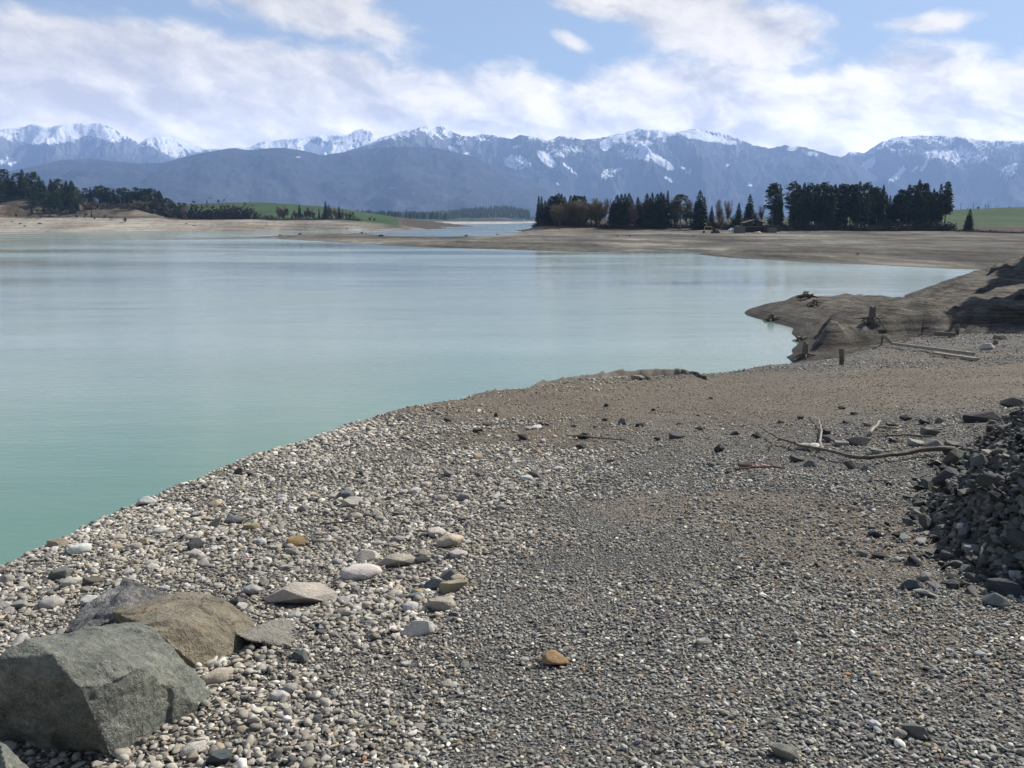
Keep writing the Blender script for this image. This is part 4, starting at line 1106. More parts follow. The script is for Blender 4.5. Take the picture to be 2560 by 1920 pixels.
# ------------------------------------------------------------------ stones
def ico_stone(seed, subdiv=2, el=(1, .75, .5), cuts=3, amp=0.10, smooth=True):
    """rounded stone about 1 long, centred"""
    g = np.random.default_rng(seed)
    bm = bmesh.new(); bmesh.ops.create_icosphere(bm, subdivisions=subdiv, radius=0.5)
    pl = []
    for _ in range(cuts):
        d = Vector(g.normal(size=3)).normalized(); pl.append((d, g.uniform(0.30, 0.44)))
    off = Vector(g.uniform(-50, 50, 3))
    for v in bm.verts:
        p = v.co.copy(); n = p.normalized()
        p += n * amp * mnoise.noise(n * 1.6 + off) + n * amp * 0.4 * mnoise.noise(n * 4 + off)
        for d, h in pl:
            s = p.dot(d)
            if s > h: p -= d * (s - h) * 0.85
        v.co = Vector((p.x * el[0], p.y * el[1], p.z * el[2]))
    return bm_mesh('stone', bm, smooth)
def hull_stone(seed, n=13, el=(1, .75, .55), bevel=0.0):
    """broken angular stone about 1 long"""
    g = np.random.default_rng(seed); bm = bmesh.new()
    for _ in range(n):
        d = g.normal(size=3); d /= np.linalg.norm(d); d = d * g.uniform(0.40, 0.52)
        bm.verts.new((d[0] * el[0], d[1] * el[1], d[2] * el[2]))
    r = bmesh.ops.convex_hull(bm, input=bm.verts)
    bmesh.ops.delete(bm, geom=[v for v in bm.verts if not v.link_faces], context='VERTS')
    if bevel:
        bmesh.ops.bevel(bm, geom=list(bm.edges), offset=bevel, segments=1, affect='EDGES', clamp_overlap=True)
    return bm_mesh('stone', bm, False)
def craggy(verts, seed, cuts=4, amp=0.02, name='boulder', edge=0.12):
    """boulder from its corner points: hull, evened out to a fine net, then broken and weathered"""
    bm = bmesh.new()
    for v in verts: bm.verts.new(v)
    bmesh.ops.convex_hull(bm, input=bm.verts)
    bmesh.ops.delete(bm, geom=[v for v in bm.verts if not v.link_faces], context='VERTS')
    me0 = bm_mesh(name + '_hull', bm)
    tmp = bpy.data.objects.new('tmp', me0); link(tmp)
    md = tmp.modifiers.new('net', 'REMESH'); md.mode = 'VOXEL'; md.voxel_size = 0.0085 if amp < 0.021 else 0.011
    dg = bpy.context.evaluated_depsgraph_get(); dg.update()
    me = bpy.data.meshes.new_from_object(tmp.evaluated_get(dg))
    bpy.data.objects.remove(tmp)
    me.name = name
    off = Vector((seed * 3.1, seed * 1.7, seed * 5.3))
    me.update(); nrm = [Vector(v.normal) for v in me.vertices]
    for v, n in zip(me.vertices, nrm):
        p = Vector(v.co)
        w3 = Vector((mnoise.noise(p * 6 + off), mnoise.noise(p * 6 - off), mnoise.noise(p * 6 + off * 2)))
        q = p + w3 * 0.05
        a = mnoise.noise(p * 3.0 + off) * 0.9 + mnoise.noise(p * 7.5 - off) * 0.55
        d1 = mnoise.voronoi(q * 4.2 + off)[0]
        d2 = mnoise.voronoi(q * 13 + off)[0]
        cell = mnoise.cell(Vector(mnoise.voronoi(q * 4.2 + off)[1][0]) * 7.0) - 0.5
        plate = cell * 0.75 * min(1, (d1[1] - d1[0]) * 14)
        groove = -0.7 * max(0, 1 - (d1[1] - d1[0]) * 16)
        sc = (d2[0] - 0.35) * 0.5
        c = mnoise.noise(p * 28 + off) * 0.25 + mnoise.noise(p * 60 + off) * 0.12
        v.co = p + n * amp * (a + plate + groove + sc + c)
    me.update()
    me.polygons.foreach_set('use_smooth', [True] * len(me.polygons))
    return me

EL = [(1, .75, .5), (1, .7, .4), (1, .85, .6), (1, .6, .42), (1, .8, .35)]
ROUND = [ico_stone(100 + i, 3, EL[i % 5], 3, 0.14) for i in range(12)]
HULL = [hull_stone(200 + i, 10 + i % 5, [(1, .8, .6), (1, .7, .45), (1, .6, .5), (1, .9, .35)][i % 4], 0.03) for i in range(14)]
for me in ROUND + HULL: me.materials.append(M_ROCK)

GREY = [(0.19, 0.182, 0.16), (0.225, 0.217, 0.19), (0.15, 0.147, 0.132), (0.26, 0.25, 0.22)]
PALE = [(0.40, 0.375, 0.325), (0.46, 0.44, 0.39), (0.34, 0.315, 0.27), (0.52, 0.50, 0.455), (0.31, 0.29, 0.255), (0.40, 0.35, 0.28)]
DARK = [(0.038, 0.040, 0.036), (0.056, 0.057, 0.050), (0.080, 0.080, 0.069), (0.032, 0.033, 0.030)]
def vary(c, k=0.12):
    f = random.uniform(1 - k, 1 + k); return tuple(min(1, x * f * random.uniform(.97, 1.03)) for x in c)
def stone(name, me, loc, dims, rot, col, label, cat, group=None):
    o = bpy.data.objects.new(name, me); link(o)
    o.location = loc; o.scale = dims; o.rotation_euler = rot; o.color = c4(col)
    tag(o, label, cat, group); return o

PLACED = []          # footprints, so that gravel keeps clear of big stones
def seen_stone(px, py, w, h, col, label, kind='r', yaw=None, name='stone', mesh=None, flat=None, tilt=0.0):
    """a stone whose outline in the photo is centred on px, py with width w and height h"""
    base = hit(px, py + h * 0.40)
    if base is None: return
    dep = base.y * CP - (base.z - EYE) * SP
    wm = w / F * dep * 1.12
    cosd = math.hypot(base.x, base.y) / math.hypot(base.x, base.y, base.z - EYE); sind = math.sqrt(1 - cosd ** 2)
    hm = h / F * dep * 1.2
    H = max(hm * 0.85, min(wm * 0.5, 0.10 if base.y < 14 else 0.2)) if flat is None else hm * flat
    D = min(wm * 0.75, max(0.35 * wm, hm / max(sind, 0.1) * 0.55))
    me = mesh or random.choice(ROUND if kind == 'r' else HULL)
    bb = [Vector(c) for c in me_bounds(me)]
    sx, sy, sz = (bb[1][i] - bb[0][i] for i in range(3))
    away = Vector((base.x, base.y, 0)).normalized()
    loc = base + away * D * 0.30 + Vector((0, 0, H * 0.28))
    loc.z = gz(loc.x, loc.y) + H * (0.24 if (kind == 'h' and w > 70) else 0.36)
    rot = (random.uniform(-.12, .12), tilt + random.uniform(-.1, .1), (yaw if yaw is not None else random.uniform(-0.3, 0.3)) - math.atan2(base.x, base.y))
    PLACED.append((loc.x, loc.y, wm * 0.45))
    return stone(name, me, loc, (wm / sx, D / sy, H / sz), rot, col, label, name.replace('_', ' '))
_bb = {}
def me_bounds(me):
    if me.name not in _bb:
        co = np.empty(len(me.vertices) * 3); me.vertices.foreach_get('co', co); co = co.reshape(-1, 3)
        _bb[me.name] = (co.min(0), co.max(0))
    return _bb[me.name]

# --- the big boulders lower left, modelled corner by corner
def corner(rx, ry, Y):
    """corner read off the enlarged crop (760 px wide shown 2212 wide) at distance Y"""
    return at_y(rx * 0.34358, ry * 0.34358 + 1380, Y)
def ground_skirt(v, dz):
    return v + Vector((0, 0, -dz))
def boulder(name, pts, extra, seed, mat_, label, amp, yoff=0, edge=0.10, clear=0.26):
    V = [corner(*p) for p in pts] + [Vector(e) for e in extra]
    c = sum(V, Vector()) / len(V); z0 = min(v.z for v in V)
    org = Vector((c.x, c.y, z0))
    me = craggy([v - org for v in V], seed, 5, amp, name, edge)
    me.materials.clear()
    o = mesh_obj(name, me, mat_); o.location = org
    tag(o, label, 'boulder')
    PLACED.append((c.x, c.y, clear))
    return o
def boulder_material(name, lo, mid, hi, vein, fine=1.0, rust=0.0):
    M, t, b = material(name)
    tc = t.node('ShaderNodeTexCoord').outputs['Object']
    n1 = t.noise(tc, 3.2, 6, 0.62, 0.4); n2 = t.noise(tc, 24, 5, 0.65); n3 = t.noise(tc, 95, 3, 0.6)
    f = t.math('ADD', t.math('MULTIPLY', n1, 0.62), t.math('ADD', t.math('MULTIPLY', n2, 0.28), t.math('MULTIPLY', n3, 0.12)))
    col = t.ramp(f, [(0.38, lo), (0.52, mid), (0.66, hi)])
    cr = t.voronoi(t.vmath('ADD', tc, t.vmath('SCALE', t.noise(tc, 6, 3, 0.6, color=True))), 9, 'DISTANCE_TO_EDGE')
    cr.node.inputs['Scale'].default_value = 7
    crack = t.smooth(cr, 0.02, 0.0)
    col = t.mix(t.math('MULTIPLY', crack, 0.35), col, vein)
    chips = t.noise(tc, 48, 4, 0.7, 1.0)
    nv = t.noise(tc, 11, 5, 0.62, 1.6)
    scr = t.smooth(t.math('ABSOLUTE', t.math('SUBTRACT', nv, 0.5)), 0.016, 0.003)
    col = t.mix(t.math('MULTIPLY', scr, 0.45), col, tuple(min(1, c * 1.35) for c in hi))
    if rust:
        col = t.mix(t.smooth(t.noise(tc, 5, 4, 0.6, 0.6), 0.60, 0.70), col, (0.22, 0.12, 0.05))
    t.put(b.inputs['Base Color'], col)
    b.inputs['Roughness'].default_value = 0.8; b.inputs['Specular IOR Level'].default_value = 0.3
    bp = t.node('ShaderNodeBump'); bp.inputs['Strength'].default_value = 0.9; bp.inputs['Distance'].default_value = 0.018
    t.put(bp.inputs['Height'], t.math('ADD', t.math('MULTIPLY', chips, 0.8), t.math('ADD', n2, t.math('MULTIPLY', n3, 0.5))))
    t.put(b.inputs['Normal'], bp.outputs[0])
    return M
MB_GREEN = boulder_material('grey_green_rock', (0.062, 0.066, 0.056), (0.140, 0.147, 0.122), (0.27, 0.265, 0.205), (0.36, 0.33, 0.23))
MB_TAN = boulder_material('tan_rock', (0.10, 0.087, 0.060), (0.185, 0.16, 0.11), (0.28, 0.245, 0.175), (0.10, 0.085, 0.055), rust=1)
MB_PALE = boulder_material('pale_tan_rock', (0.14, 0.125, 0.10), (0.23, 0.21, 0.17), (0.34, 0.31, 0.26), (0.16, 0.14, 0.10), rust=1)
MB_DARK = boulder_material('dark_mottled_rock', (0.045, 0.045, 0.043), (0.10, 0.098, 0.092), (0.40, 0.38, 0.34), (0.40, 0.38, 0.34))

boulder('boulder', [(190, 650, 3.12), (430, 600, 3.42), (740, 508, 3.62), (1020, 488, 3.72), (1120, 545, 3.66), (1190, 620, 3.60), (1300, 700, 3.58), (1372, 800, 3.56), (1378, 935, 3.52), (1320, 1030, 3.46),
                    (1210, 1130, 3.38), (1170, 1240, 3.30), (1060, 1340, 3.22), (935, 1410, 3.14), (812, 1510, 3.04), (700, 1450, 3.04),
                    (1030, 830, 3.22), (830, 930, 3.10), (680, 980, 3.03), (575, 985, 2.99), (480, 850, 3.02), (375, 735, 3.03),
                    (-80, 800, 3.03), (-220, 1000, 3.12), (-120, 1330, 3.34), (400, 1450, 3.18), (0, 1290, 3.30)],
        [(-1.35, 3.62, 4.95), (-1.75, 3.6, 4.95), (-1.9, 3.55, 5.45), (-1.2, 3.75, 5.1)], 1, MB_GREEN,
        'big angular grey-green boulder with a black shaded left face, lower left corner', 0.019)
boulder('boulder', [(800, 430, 4.30), (1080, 375, 4.40), (1140, 322, 4.48), (1240, 288, 4.55), (1400, 284, 4.58), (1560, 318, 4.52), (1640, 352, 4.46), (1652, 400, 4.40), (1712, 445, 4.36), (1712, 505, 4.30),
                    (1660, 640, 4.20), (1560, 715, 4.08), (1500, 800, 3.98), (1452, 872, 3.90), (1380, 790, 3.88), (1320, 650, 3.92), (1430, 545, 4.0), (1600, 440, 4.2), (1190, 640, 3.86), (1100, 560, 3.84)],
        [(-1.75, 4.5, 4.95), (-1.2, 4.7, 4.9), (-0.9, 4.5, 4.9), (-1.3, 4.0, 4.9), (-1.0, 4.1, 4.85)], 2, MB_TAN,
        'flat-topped tan boulder leaning behind the big grey-green one', 0.018)
boulder('boulder', [(920, 188, 4.78), (960, 200, 4.76), (880, 215, 4.74), (1030, 260, 4.72), (1096, 345, 4.66), (1080, 420, 4.55), (860, 300, 4.66), (740, 370, 4.60), (560, 425, 4.52), (420, 590, 4.35), (600, 560, 4.30), (900, 450, 4.36)],
        [(-2.05, 4.9, 4.98), (-1.6, 5.1, 4.98), (-1.45, 4.8, 4.9), (-2.2, 4.5, 4.9), (-1.6, 4.4, 4.9)], 3, MB_DARK,
        'dark mottled pyramid-shaped rock with a pale rim behind the tan boulder', 0.022)
boulder('boulder', [(1700, 600, 4.15), (1760, 585, 4.3), (1950, 510, 4.45), (2060, 480, 4.5), (2120, 520, 4.45), (2080, 600, 4.3), (2000, 665, 4.2), (1900, 650, 4.12), (1790, 640, 4.1)],
        [(-0.62, 4.3, 5.15), (-0.5, 4.6, 5.15), (-0.85, 4.4, 5.15)], 4, MB_PALE,
        'low tan wedge-shaped rock right of the tan boulder', 0.012, edge=0.06, clear=0.05)
boulder('boulder', [(0, 1355, 2.75), (60, 1390, 2.78), (95, 1450, 2.76), (100, 1560, 2.70), (80, 1700, 2.6), (-150, 1360, 2.8), (-200, 1600, 2.7)],
        [(-1.75, 2.9, 5.2), (-1.5, 2.9, 5.2), (-1.5, 2.55, 5.1), (-1.9, 2.6, 5.1)], 5, MB_GREEN,
        'small pale grey-green rock cut by the bottom left corner of the picture', 0.01, edge=0.08, clear=0.1)

# --- single stones one can point at
S = seen_stone
BEIGE = (0.40, 0.34, 0.25); WHITE = (0.62, 0.58, 0.51); OCHRE = (0.24, 0.17, 0.08); MID = (0.20, 0.20, 0.185); DK = (0.065, 0.07, 0.07)
S(755, 1490, 165, 58, (0.42, 0.37, 0.30), 'long flat beige stone with grooved top, right of the tan boulder', 'h', -0.1)
S(902, 1435, 98, 34, (0.56, 0.50, 0.44), 'lumpy whitish stone lying above the long grooved beige stone', 'r', 0.1)
S(990, 1409, 96, 20, (0.42, 0.37, 0.29), 'flat beige slab behind the lumpy whitish stone', 'h', 0.1)
S(917, 1392, 58, 28, (0.46, 0.41, 0.33), 'humped pale stone left of the flat beige slab', 'h')
S(860, 1240, 42, 30, (0.13, 0.14, 0.145), 'pointed slate-grey stone standing on the pale cobbles', 'h')
S(872, 1262, 44, 22, (0.40, 0.36, 0.29), 'flat tan stone lying in front of the pointed slate-grey stone', 'h')
S(758, 1271, 28, 19, (0.26, 0.25, 0.21), 'grey-green rounded stone left of the pointed slate-grey one', 'r')
S(542, 1309, 38, 27, (0.24, 0.22, 0.16), 'tilted tan stone leaning on a dark rounded stone', 'h', tilt=-0.4)
S(585, 1303, 46, 29, (0.13, 0.13, 0.13), 'dark mottled round stone next to the tilted tan stone', 'r')
S(630, 1319, 36, 16, (0.30, 0.25, 0.13), 'small ochre stone right of the dark mottled round stone', 'r')
S(507, 1361, 40, 32, (0.045, 0.05, 0.048), 'almost black blocky stone among the white cobbles', 'h')
S(758, 1358, 46, 32, OCHRE, 'brown and ochre blocky stone in the middle of the cobbles', 'h')
S(735, 1384, 40, 14, (0.30, 0.27, 0.22), 'low dark edged stone in the shade of the ochre blocky stone', 'h')
S(1092, 1334, 46, 20, (0.52, 0.47, 0.39), 'pale flat stone behind the large beige oval stone', 'r')
S(1124, 1356, 66, 32, (0.44, 0.37, 0.26), 'large beige oval stone tilted to the left', 'r', tilt=-0.25)
S(1167, 1356, 24, 15, WHITE, 'small white pebble touching the large beige oval stone', 'r')
S(1146, 1386, 44, 24, (0.48, 0.42, 0.36), 'pinkish white stone below the large beige oval stone', 'r')
S(1067, 1402, 32, 22, DK, 'small dark angular stone right of the flat beige slab', 'h')
S(1062, 1384, 34, 20, BEIGE, 'small beige stone behind the dark angular one', 'r')
S(1088, 1464, 52, 22, (0.10, 0.11, 0.115), 'flat slate-coloured stone left of the layered tan slab', 'h')
S(1118, 1443, 50, 22, (0.16, 0.15, 0.13), 'dark stone behind the slate-coloured flat one', 'h')
S(1145, 1446, 34, 18, (0.42, 0.36, 0.25), 'yellowish small stone right of the dark flat stones', 'r')
S(1130, 1474, 66, 24, (0.33, 0.29, 0.19), 'layered tan slab lying at a slant', 'h', 0.35)
S(1035, 1496, 40, 17, (0.16, 0.18, 0.18), 'bluish grey flat stone behind the round white stone', 'h')
S(1045, 1482, 26, 18, (0.45, 0.33, 0.19), 'pale stone with an orange patch', 'r')
S(1027, 1518, 36, 27, (0.60, 0.57, 0.52), 'round white stone left of the beige block', 'r')
S(1096, 1515, 78, 30, (0.38, 0.33, 0.25), 'blocky beige slab right of the round white stone', 'h', -0.15)
S(632, 1478, 44, 22, (0.34, 0.33, 0.30), 'light grey rounded stone above the tan boulder', 'r')
S(594, 1504, 40, 22, (0.10, 0.105, 0.09), 'dark slab standing beside the tan boulder', 'h', tilt=-0.3)
S(1047, 1578, 84, 24, (0.50, 0.46, 0.38), 'pale low stone in the middle gravel', 'h')
S(803, 1580, 26, 18, (0.09, 0.095, 0.09), 'small dark angular stone in the gravel', 'h')
S(1388, 1652, 62, 38, (0.34, 0.22, 0.11), 'rounded orange-brown stone alone on the grey gravel', 'r', 0.2)
S(1310, 1652, 24, 15, (0.42, 0.42, 0.38), 'small greenish white pebble left of the orange-brown stone', 'r')
S(500, 1715, 58, 26, (0.12, 0.125, 0.11), 'dark slab at the right foot of the big boulder', 'h', 0.5)
S(545, 1700, 76, 24, (0.44, 0.38, 0.30), 'pale flat pinkish stone behind the dark slab at the boulder foot', 'r')
S(725, 1725, 44, 26, (0.36, 0.34, 0.29), 'rounded grey pebble half way along the lower gravel', 'r')
S(755, 1645, 44, 36, (0.11, 0.12, 0.11), 'dark greenish blocky stone left of the gravel middle', 'h')
S(700, 1745, 50, 22, (0.50, 0.47, 0.42), 'whitish oval pebble in the lower left gravel', 'r')
S(480, 1878, 66, 24, (0.58, 0.54, 0.47), 'long white stone lying near the bottom edge', 'r', 0.35)
S(545, 1900, 64, 30, (0.09, 0.10, 0.10), 'dark broken stone at the bottom edge', 'h')
S(1960, 1888, 70, 26, (0.26, 0.25, 0.20), 'greyish flat stone near the bottom edge, middle right', 'h')
S(2290, 1830, 60, 34, (0.14, 0.145, 0.12), 'dark hollowed slab in the lower right gravel', 'h')
S(2250, 1838, 30, 26, (0.30, 0.29, 0.24), 'olive oval pebble in front of the dark hollowed slab', 'r')
S(2186, 1812, 30, 17, (0.60, 0.58, 0.55), 'small white pebble in the lower right gravel', 'r')
S(2277, 1466, 48, 19, (0.085, 0.09, 0.088), 'dark flat stone alone on the gravel below the rock heap', 'h')
S(2490, 1505, 60, 28, (0.17, 0.18, 0.155), 'grey-green slab with a black underside below the rock heap', 'h')
S(2372, 1627, 18, 14, (0.50, 0.50, 0.46), 'oval white pebble alone on the right gravel', 'r')
S(2450, 1638, 28, 11, (0.50, 0.50, 0.46), 'flat whitish pebble right of the oval white one', 'r')
S(1874, 1203, 14, 7, (0.85, 0.85, 0.83), 'tiny bright white fragment on the gravel', 'r')
S(1774, 1610, 36, 20, (0.36, 0.36, 0.31), 'pale green-grey flat stone on the right half of the gravel', 'h')
S(2488, 855, 12, 16, (0.2, 0.18, 0.15), 'dark upright stone on the far gravel at the right', 'h')
S(2465, 868, 34, 16, (0.42, 0.38, 0.30), 'pile of pale slabs on the far gravel at the right', 'h')
S(2500, 847, 30, 8, (0.2, 0.17, 0.13), 'low dark log-like stone on the far gravel', 'h')
mid = [(880, 1258, 50, 22, 'p'), (888, 1291, 36, 20, 'p'), (945, 1287, 28, 18, 'p'), (1037, 1228, 30, 18, 'p'), (1159, 1244, 34, 26, 'm'), (1120, 1185, 26, 17, 'm'), (1197, 1185, 22, 15, 'm'), (1208, 1142, 28, 18, 't'),
       (1120, 1049, 20, 14, 'k'), (1193, 1077, 24, 14, 'k'), (599, 1179, 28, 20, 'k'), (625, 1184, 26, 15, 'm'), (1240, 1037, 10, 12, 'k'), (994, 1350, 32, 16, 'p'), (1515, 1013, 11, 10, 'k'), (1555, 1054, 21, 18, 'm'), (1600, 1063, 21, 11, 'k'),
       (1307, 1094, 26, 16, 'k'), (1460, 1091, 29, 15, 'k'), (1452, 1116, 25, 13, 'k'), (1344, 1129, 26, 16, 't'), (1798, 1122, 24, 21, 'k'), (1692, 1092, 38, 12, 'k'), (1645, 1098, 20, 10, 'k'), (1511, 1050, 15, 7, 'k'),
       (1588, 944, 20, 14, 't'), (1627, 945, 15, 11, 'k'), (1605, 947, 16, 8, 'k'), (1779, 1163, 20, 18, 'm'), (1749, 1072, 19, 9, 'k'), (1836, 1085, 21, 8, 'k'), (1893, 1091, 26, 12, 'k'), (1633, 1024, 11, 8, 'k'), (1338, 1186, 30, 18, 'm'),
       (1315, 1197, 29, 15, 'p'), (2073, 1097, 36, 20, 'm'), (2064, 1081, 24, 17, 'k'), (2154, 1106, 50, 22, 'k'), (2234, 1101, 24, 13, 'k'), (2322, 1081, 42, 26, 'm'), (2227, 1065, 27, 14, 'k'), (2178, 1064, 23, 9, 'm'), (2348, 1050, 17, 18, 'm'),
       (2265, 1047, 28, 10, 'k'), (2310, 1054, 23, 17, 'k'), (2136, 1034, 17, 10, 'k'), (2105, 1019, 18, 10, 'k'), (1952, 1055, 17, 10, 'k'), (2000, 1044, 15, 12, 'k'), (2113, 1056, 18, 8, 'k'), (1991, 1147, 34, 20, 'k'), (2125, 1164, 28, 24, 'k'),
       (2164, 1172, 26, 13, 'm'), (2025, 1160, 30, 18, 'm'), (2035, 1120, 40, 18, 'p'), (2100, 1110, 30, 16, 'm'), (2010, 1118, 34, 16, 'p'), (2190, 1130, 30, 14, 'm'), (2330, 1110, 40, 22, 'm'), (2290, 1108, 40, 18, 'm'), (2380, 1110, 36, 20, 'm'), (1875, 1168, 34, 14, 'k'), (1395, 1172, 24, 14, 'p'),
       (1250, 1146, 20, 11, 'p'), (1470, 1174, 22, 14, 'm'), (1225, 1062, 22, 10, 'k'), (1368, 1062, 14, 7, 'k'), (1350, 1062, 16, 6, 'k'), (1320, 1072, 20, 9, 'p'), (1436, 1064, 14, 10, 'm'), (1487, 1068, 10, 7, 'k'), (1698, 1060, 12, 8, 'k'), (1778, 996, 12, 6, 'k'), (1745, 1039, 10, 5, 'k'),
       (1860, 1065, 8, 5, 'k'), (2480, 1056, 20, 10, 'm'), (1525, 1152, 18, 12, 'm'), (1545, 1156, 12, 8, 'p'), (1100, 1246, 34, 20, 'p'), (1065, 1212, 28, 16, 'p'), (1010, 1231, 24, 14, 'p'), (1155, 1297, 20, 12, 'm'),
       (370, 1256, 44, 18, 'p'), (148, 1357, 46, 26, 't'), (200, 1375, 50, 24, 'p'), (302, 1370, 30, 18, 't'), (357, 1356, 32, 20, 't'), (335, 1368, 36, 20, 'p'), (146, 1437, 54, 34, 'm'), (233, 1452, 46, 26, 'k'), (180, 1462, 54, 18, 'p'), (130, 1512, 56, 26, 'p'), (225, 1502, 44, 26, 'p'),
       (20, 1448, 30, 26, 'p'), (15, 1515, 32, 22, 'p'), (52, 1515, 38, 26, 'm'), (400, 1330, 40, 20, 'p'), (485, 1385, 34, 22, 'p'), (540, 1262, 34, 16, 't'), (470, 1345, 26, 16, 'p')]
KIN = {'k': ('dark broken stone', DARK + [(0.12, 0.10, 0.08)], 'h'), 'm': ('mid-grey stone', GREY, 'h'), 'p': ('pale cobble', PALE, 'r'), 't': ('tan stone', [(0.32, 0.27, 0.19), (0.36, 0.29, 0.20)], 'h')}
for (px, py, w, h, k) in mid:
    nm, cols, kd = KIN[k]
    zone = 'on the left shore slope' if px < 620 else 'among the left cobbles' if px < 1250 and py > 1150 else 'on the tan ground in the middle' if px < 1900 else 'left of the rock heap'
    o = S(px, py, w, h, vary(random.choice(cols)), '%s %s' % (nm, zone), kd)
    if o is not None: tag(o, group='larger stones ' + zone)

# --- many cobbles: pale rounded stones along the water side
def zone_left(x, y):
    return sstep((-0.55 + 0.27 * y - x) / np.clip(0.7 + 0.16 * y, 0.5, 2.6) + 0.4 * fbm(x * 0.8, y * 0.8, 23, 3), 0.1, 1.0)
def free(x, y, r):
    return all((x - a) ** 2 + (y - b) ** 2 > (c + r * 0.4) ** 2 for a, b, c in PLACED)
cnt = 0; tries = 0
COB = []
while cnt < 300 and tries < 20000:
    tries += 1
    y = 2.4 + 13 * random.random() ** 1.4; px = random.uniform(-40, 1400) if random.random() < 0.4 else random.uniform(-40, 760)
    x = (px - 1280) / F * y * 1.08
    if float(zone_left(np.array([x]), np.array([y]))[0]) < random.uniform(0.2, 0.9): continue
    if float(poly_sd(np.array([x]), np.array([y]), land_poly)[0]) < 0.1: continue
    s = random.uniform(0.05, 0.105) if (x < -0.9 and y > 4.2) else random.uniform(0.038, 0.08) * (1 + 0.05 * y) * (1.35 if random.random() < 0.18 else 1) * (0.75 if x > -0.8 and y < 4 else 1)
    if not free(x, y, s): continue
    if abs(x + 1.2) < 0.75 and y < 4.0 and x < -0.55: continue
    z = gz(x, y)
    c = vary(random.choice(PALE if random.random() < 0.78 else GREY + [(0.30, 0.24, 0.16), (0.12, 0.12, 0.11)]), 0.15)
    r = random.random(); tone = 'greyish cobble' if c[0] < 0.25 else 'whitish cobble' if c[0] > 0.36 else 'beige cobble'
    o = stone('cobble', random.choice(ROUND if random.random() < 0.6 else HULL), (x, y, z + s * 0.13), (s * 1.1, s * random.uniform(.85, 1.15), s * random.uniform(.8, 1.2)), (random.uniform(-.3, .3), random.uniform(-.3, .3), random.uniform(0, 6.28)), c,
              tone + ' among the pale stones of the left shore', 'cobble', 'cobbles on the left part of the beach')
    COB.append((x, y, s * 0.4)); cnt += 1

# --- heap of broken dark rock at the right edge
def heap():
    n = 0; tries = 0; spots = []
    g = random.Random(3)
    # the large slab in the heap
    for (px, py, w, h, col, lb, kd) in ((2375, 1192, 92, 66, (0.075, 0.072, 0.08), 'large purplish grey block in the lower part of the rock heap', 'h'), (2390, 1150, 80, 62, (0.09, 0.09, 0.07), 'large tilted block leaning over the purplish one in the rock heap', 'h'),
                                        (2480, 1048, 100, 46, (0.06, 0.06, 0.058), 'largest flat dark slab near the top of the rock heap', 'h'), (2536, 1008, 80, 34, (0.05, 0.05, 0.048), 'dark slab at the very top of the rock heap', 'h'),
                                        (2545, 1360, 90, 70, (0.07, 0.075, 0.07), 'big dark block at the right edge low in the rock heap', 'h'), (2520, 1470, 110, 60, (0.06, 0.065, 0.07), 'big shaded block at the foot of the rock heap by the picture edge', 'h'),
                                        (2515, 1418, 18, 22, (0.50, 0.50, 0.48), 'upright white pebble standing in the rock heap', 'r'), (2430, 1382, 50, 20, (0.20, 0.21, 0.19), 'flat grey-green slab low in the rock heap', 'h'),
                                        (2404, 1320, 24, 18, (0.48, 0.46, 0.42), 'white rounded pebble at the foot of the rock heap', 'r'), (2555, 1446, 36, 26, (0.38, 0.37, 0.33), 'pale wedge stone at the right edge under the rock heap', 'h'),
                                        (2445, 1215, 26, 15, (0.45, 0.43, 0.38), 'pale flake lying in the middle of the rock heap', 'h'), (2540, 1222, 24, 16, (0.42, 0.38, 0.28), 'yellowish pale stone in the middle of the rock heap', 'r')):
        k_ = 0.78 if w > 60 else 1.0
        o = seen_stone(px, py, w * k_, h * k_, tuple(c * (0.8 if w > 60 else 1) for c in col), lb, kd)
        if o is not None: spots.append((o.location.x, o.location.y, w / F * o.location.y * 0.35))
    while n < 290 and tries < 20000:
        tries += 1
        y = g.uniform(4.0, 13.0); x = g.uniform(2.2, 8.5)
        ppx, ppy = project(x, y, plane_z(x, y)); 
        if ppx > 2640: continue
        sd = float(poly_sd(np.array([x]), np.array([y]), rip_poly)[0])
        if sd < -0.1: continue
        s = g.uniform(0.085, 0.18) * (1.35 if g.random() < 0.15 else 1) * (0.7 if sd < 0.3 else 1.0)
        if any((x - a) ** 2 + (y - b) ** 2 < (0.33 * (s + r)) ** 2 for a, b, r in spots): continue
        z = gz(x, y)
        pale = g.random() < 0.06
        c = vary(g.choice(PALE) if pale else g.choice(DARK + [(0.085, 0.09, 0.075), (0.13, 0.13, 0.11)]), 0.25)
        stone('rock', g.choice(HULL), (x, y, z + s * 0.26), (s * 1.25, s * g.uniform(.9, 1.3), s * g.uniform(.8, 1.3)), (g.uniform(-.7, .7), g.uniform(-.7, .7), g.uniform(0, 6.28)), c,
              ('pale stone lying in the dark rock heap' if pale else 'dark broken rock in the heap at the right edge'), 'rock', 'rocks of the heap at the right edge')
        spots.append((x, y, s)); n += 1
    # outliers at its foot
    n = 0
    while n < 60:
        px = g.uniform(2130, 2560); py = g.uniform(1150, 1500)
        p = on_plane(px, py); sd = float(poly_sd(np.array([p.x]), np.array([p.y]), rip_poly)[0])
        if sd > 0 or sd < -0.75 * g.random(): continue
        s = g.uniform(0.06, 0.13)
        c = vary(g.choice(DARK + GREY), 0.2)
        stone('rock', g.choice(HULL), (p.x, p.y, gz(p.x, p.y) + s * 0.12), (s * 1.3, s, s * g.uniform(.7, 1)), (g.uniform(-.3, .3), g.uniform(-.3, .3), g.uniform(0, 6.28)), c,
              'small dark rock strewn at the foot of the heap', 'rock', 'rocks strewn at the foot of the heap'); n += 1
heap()

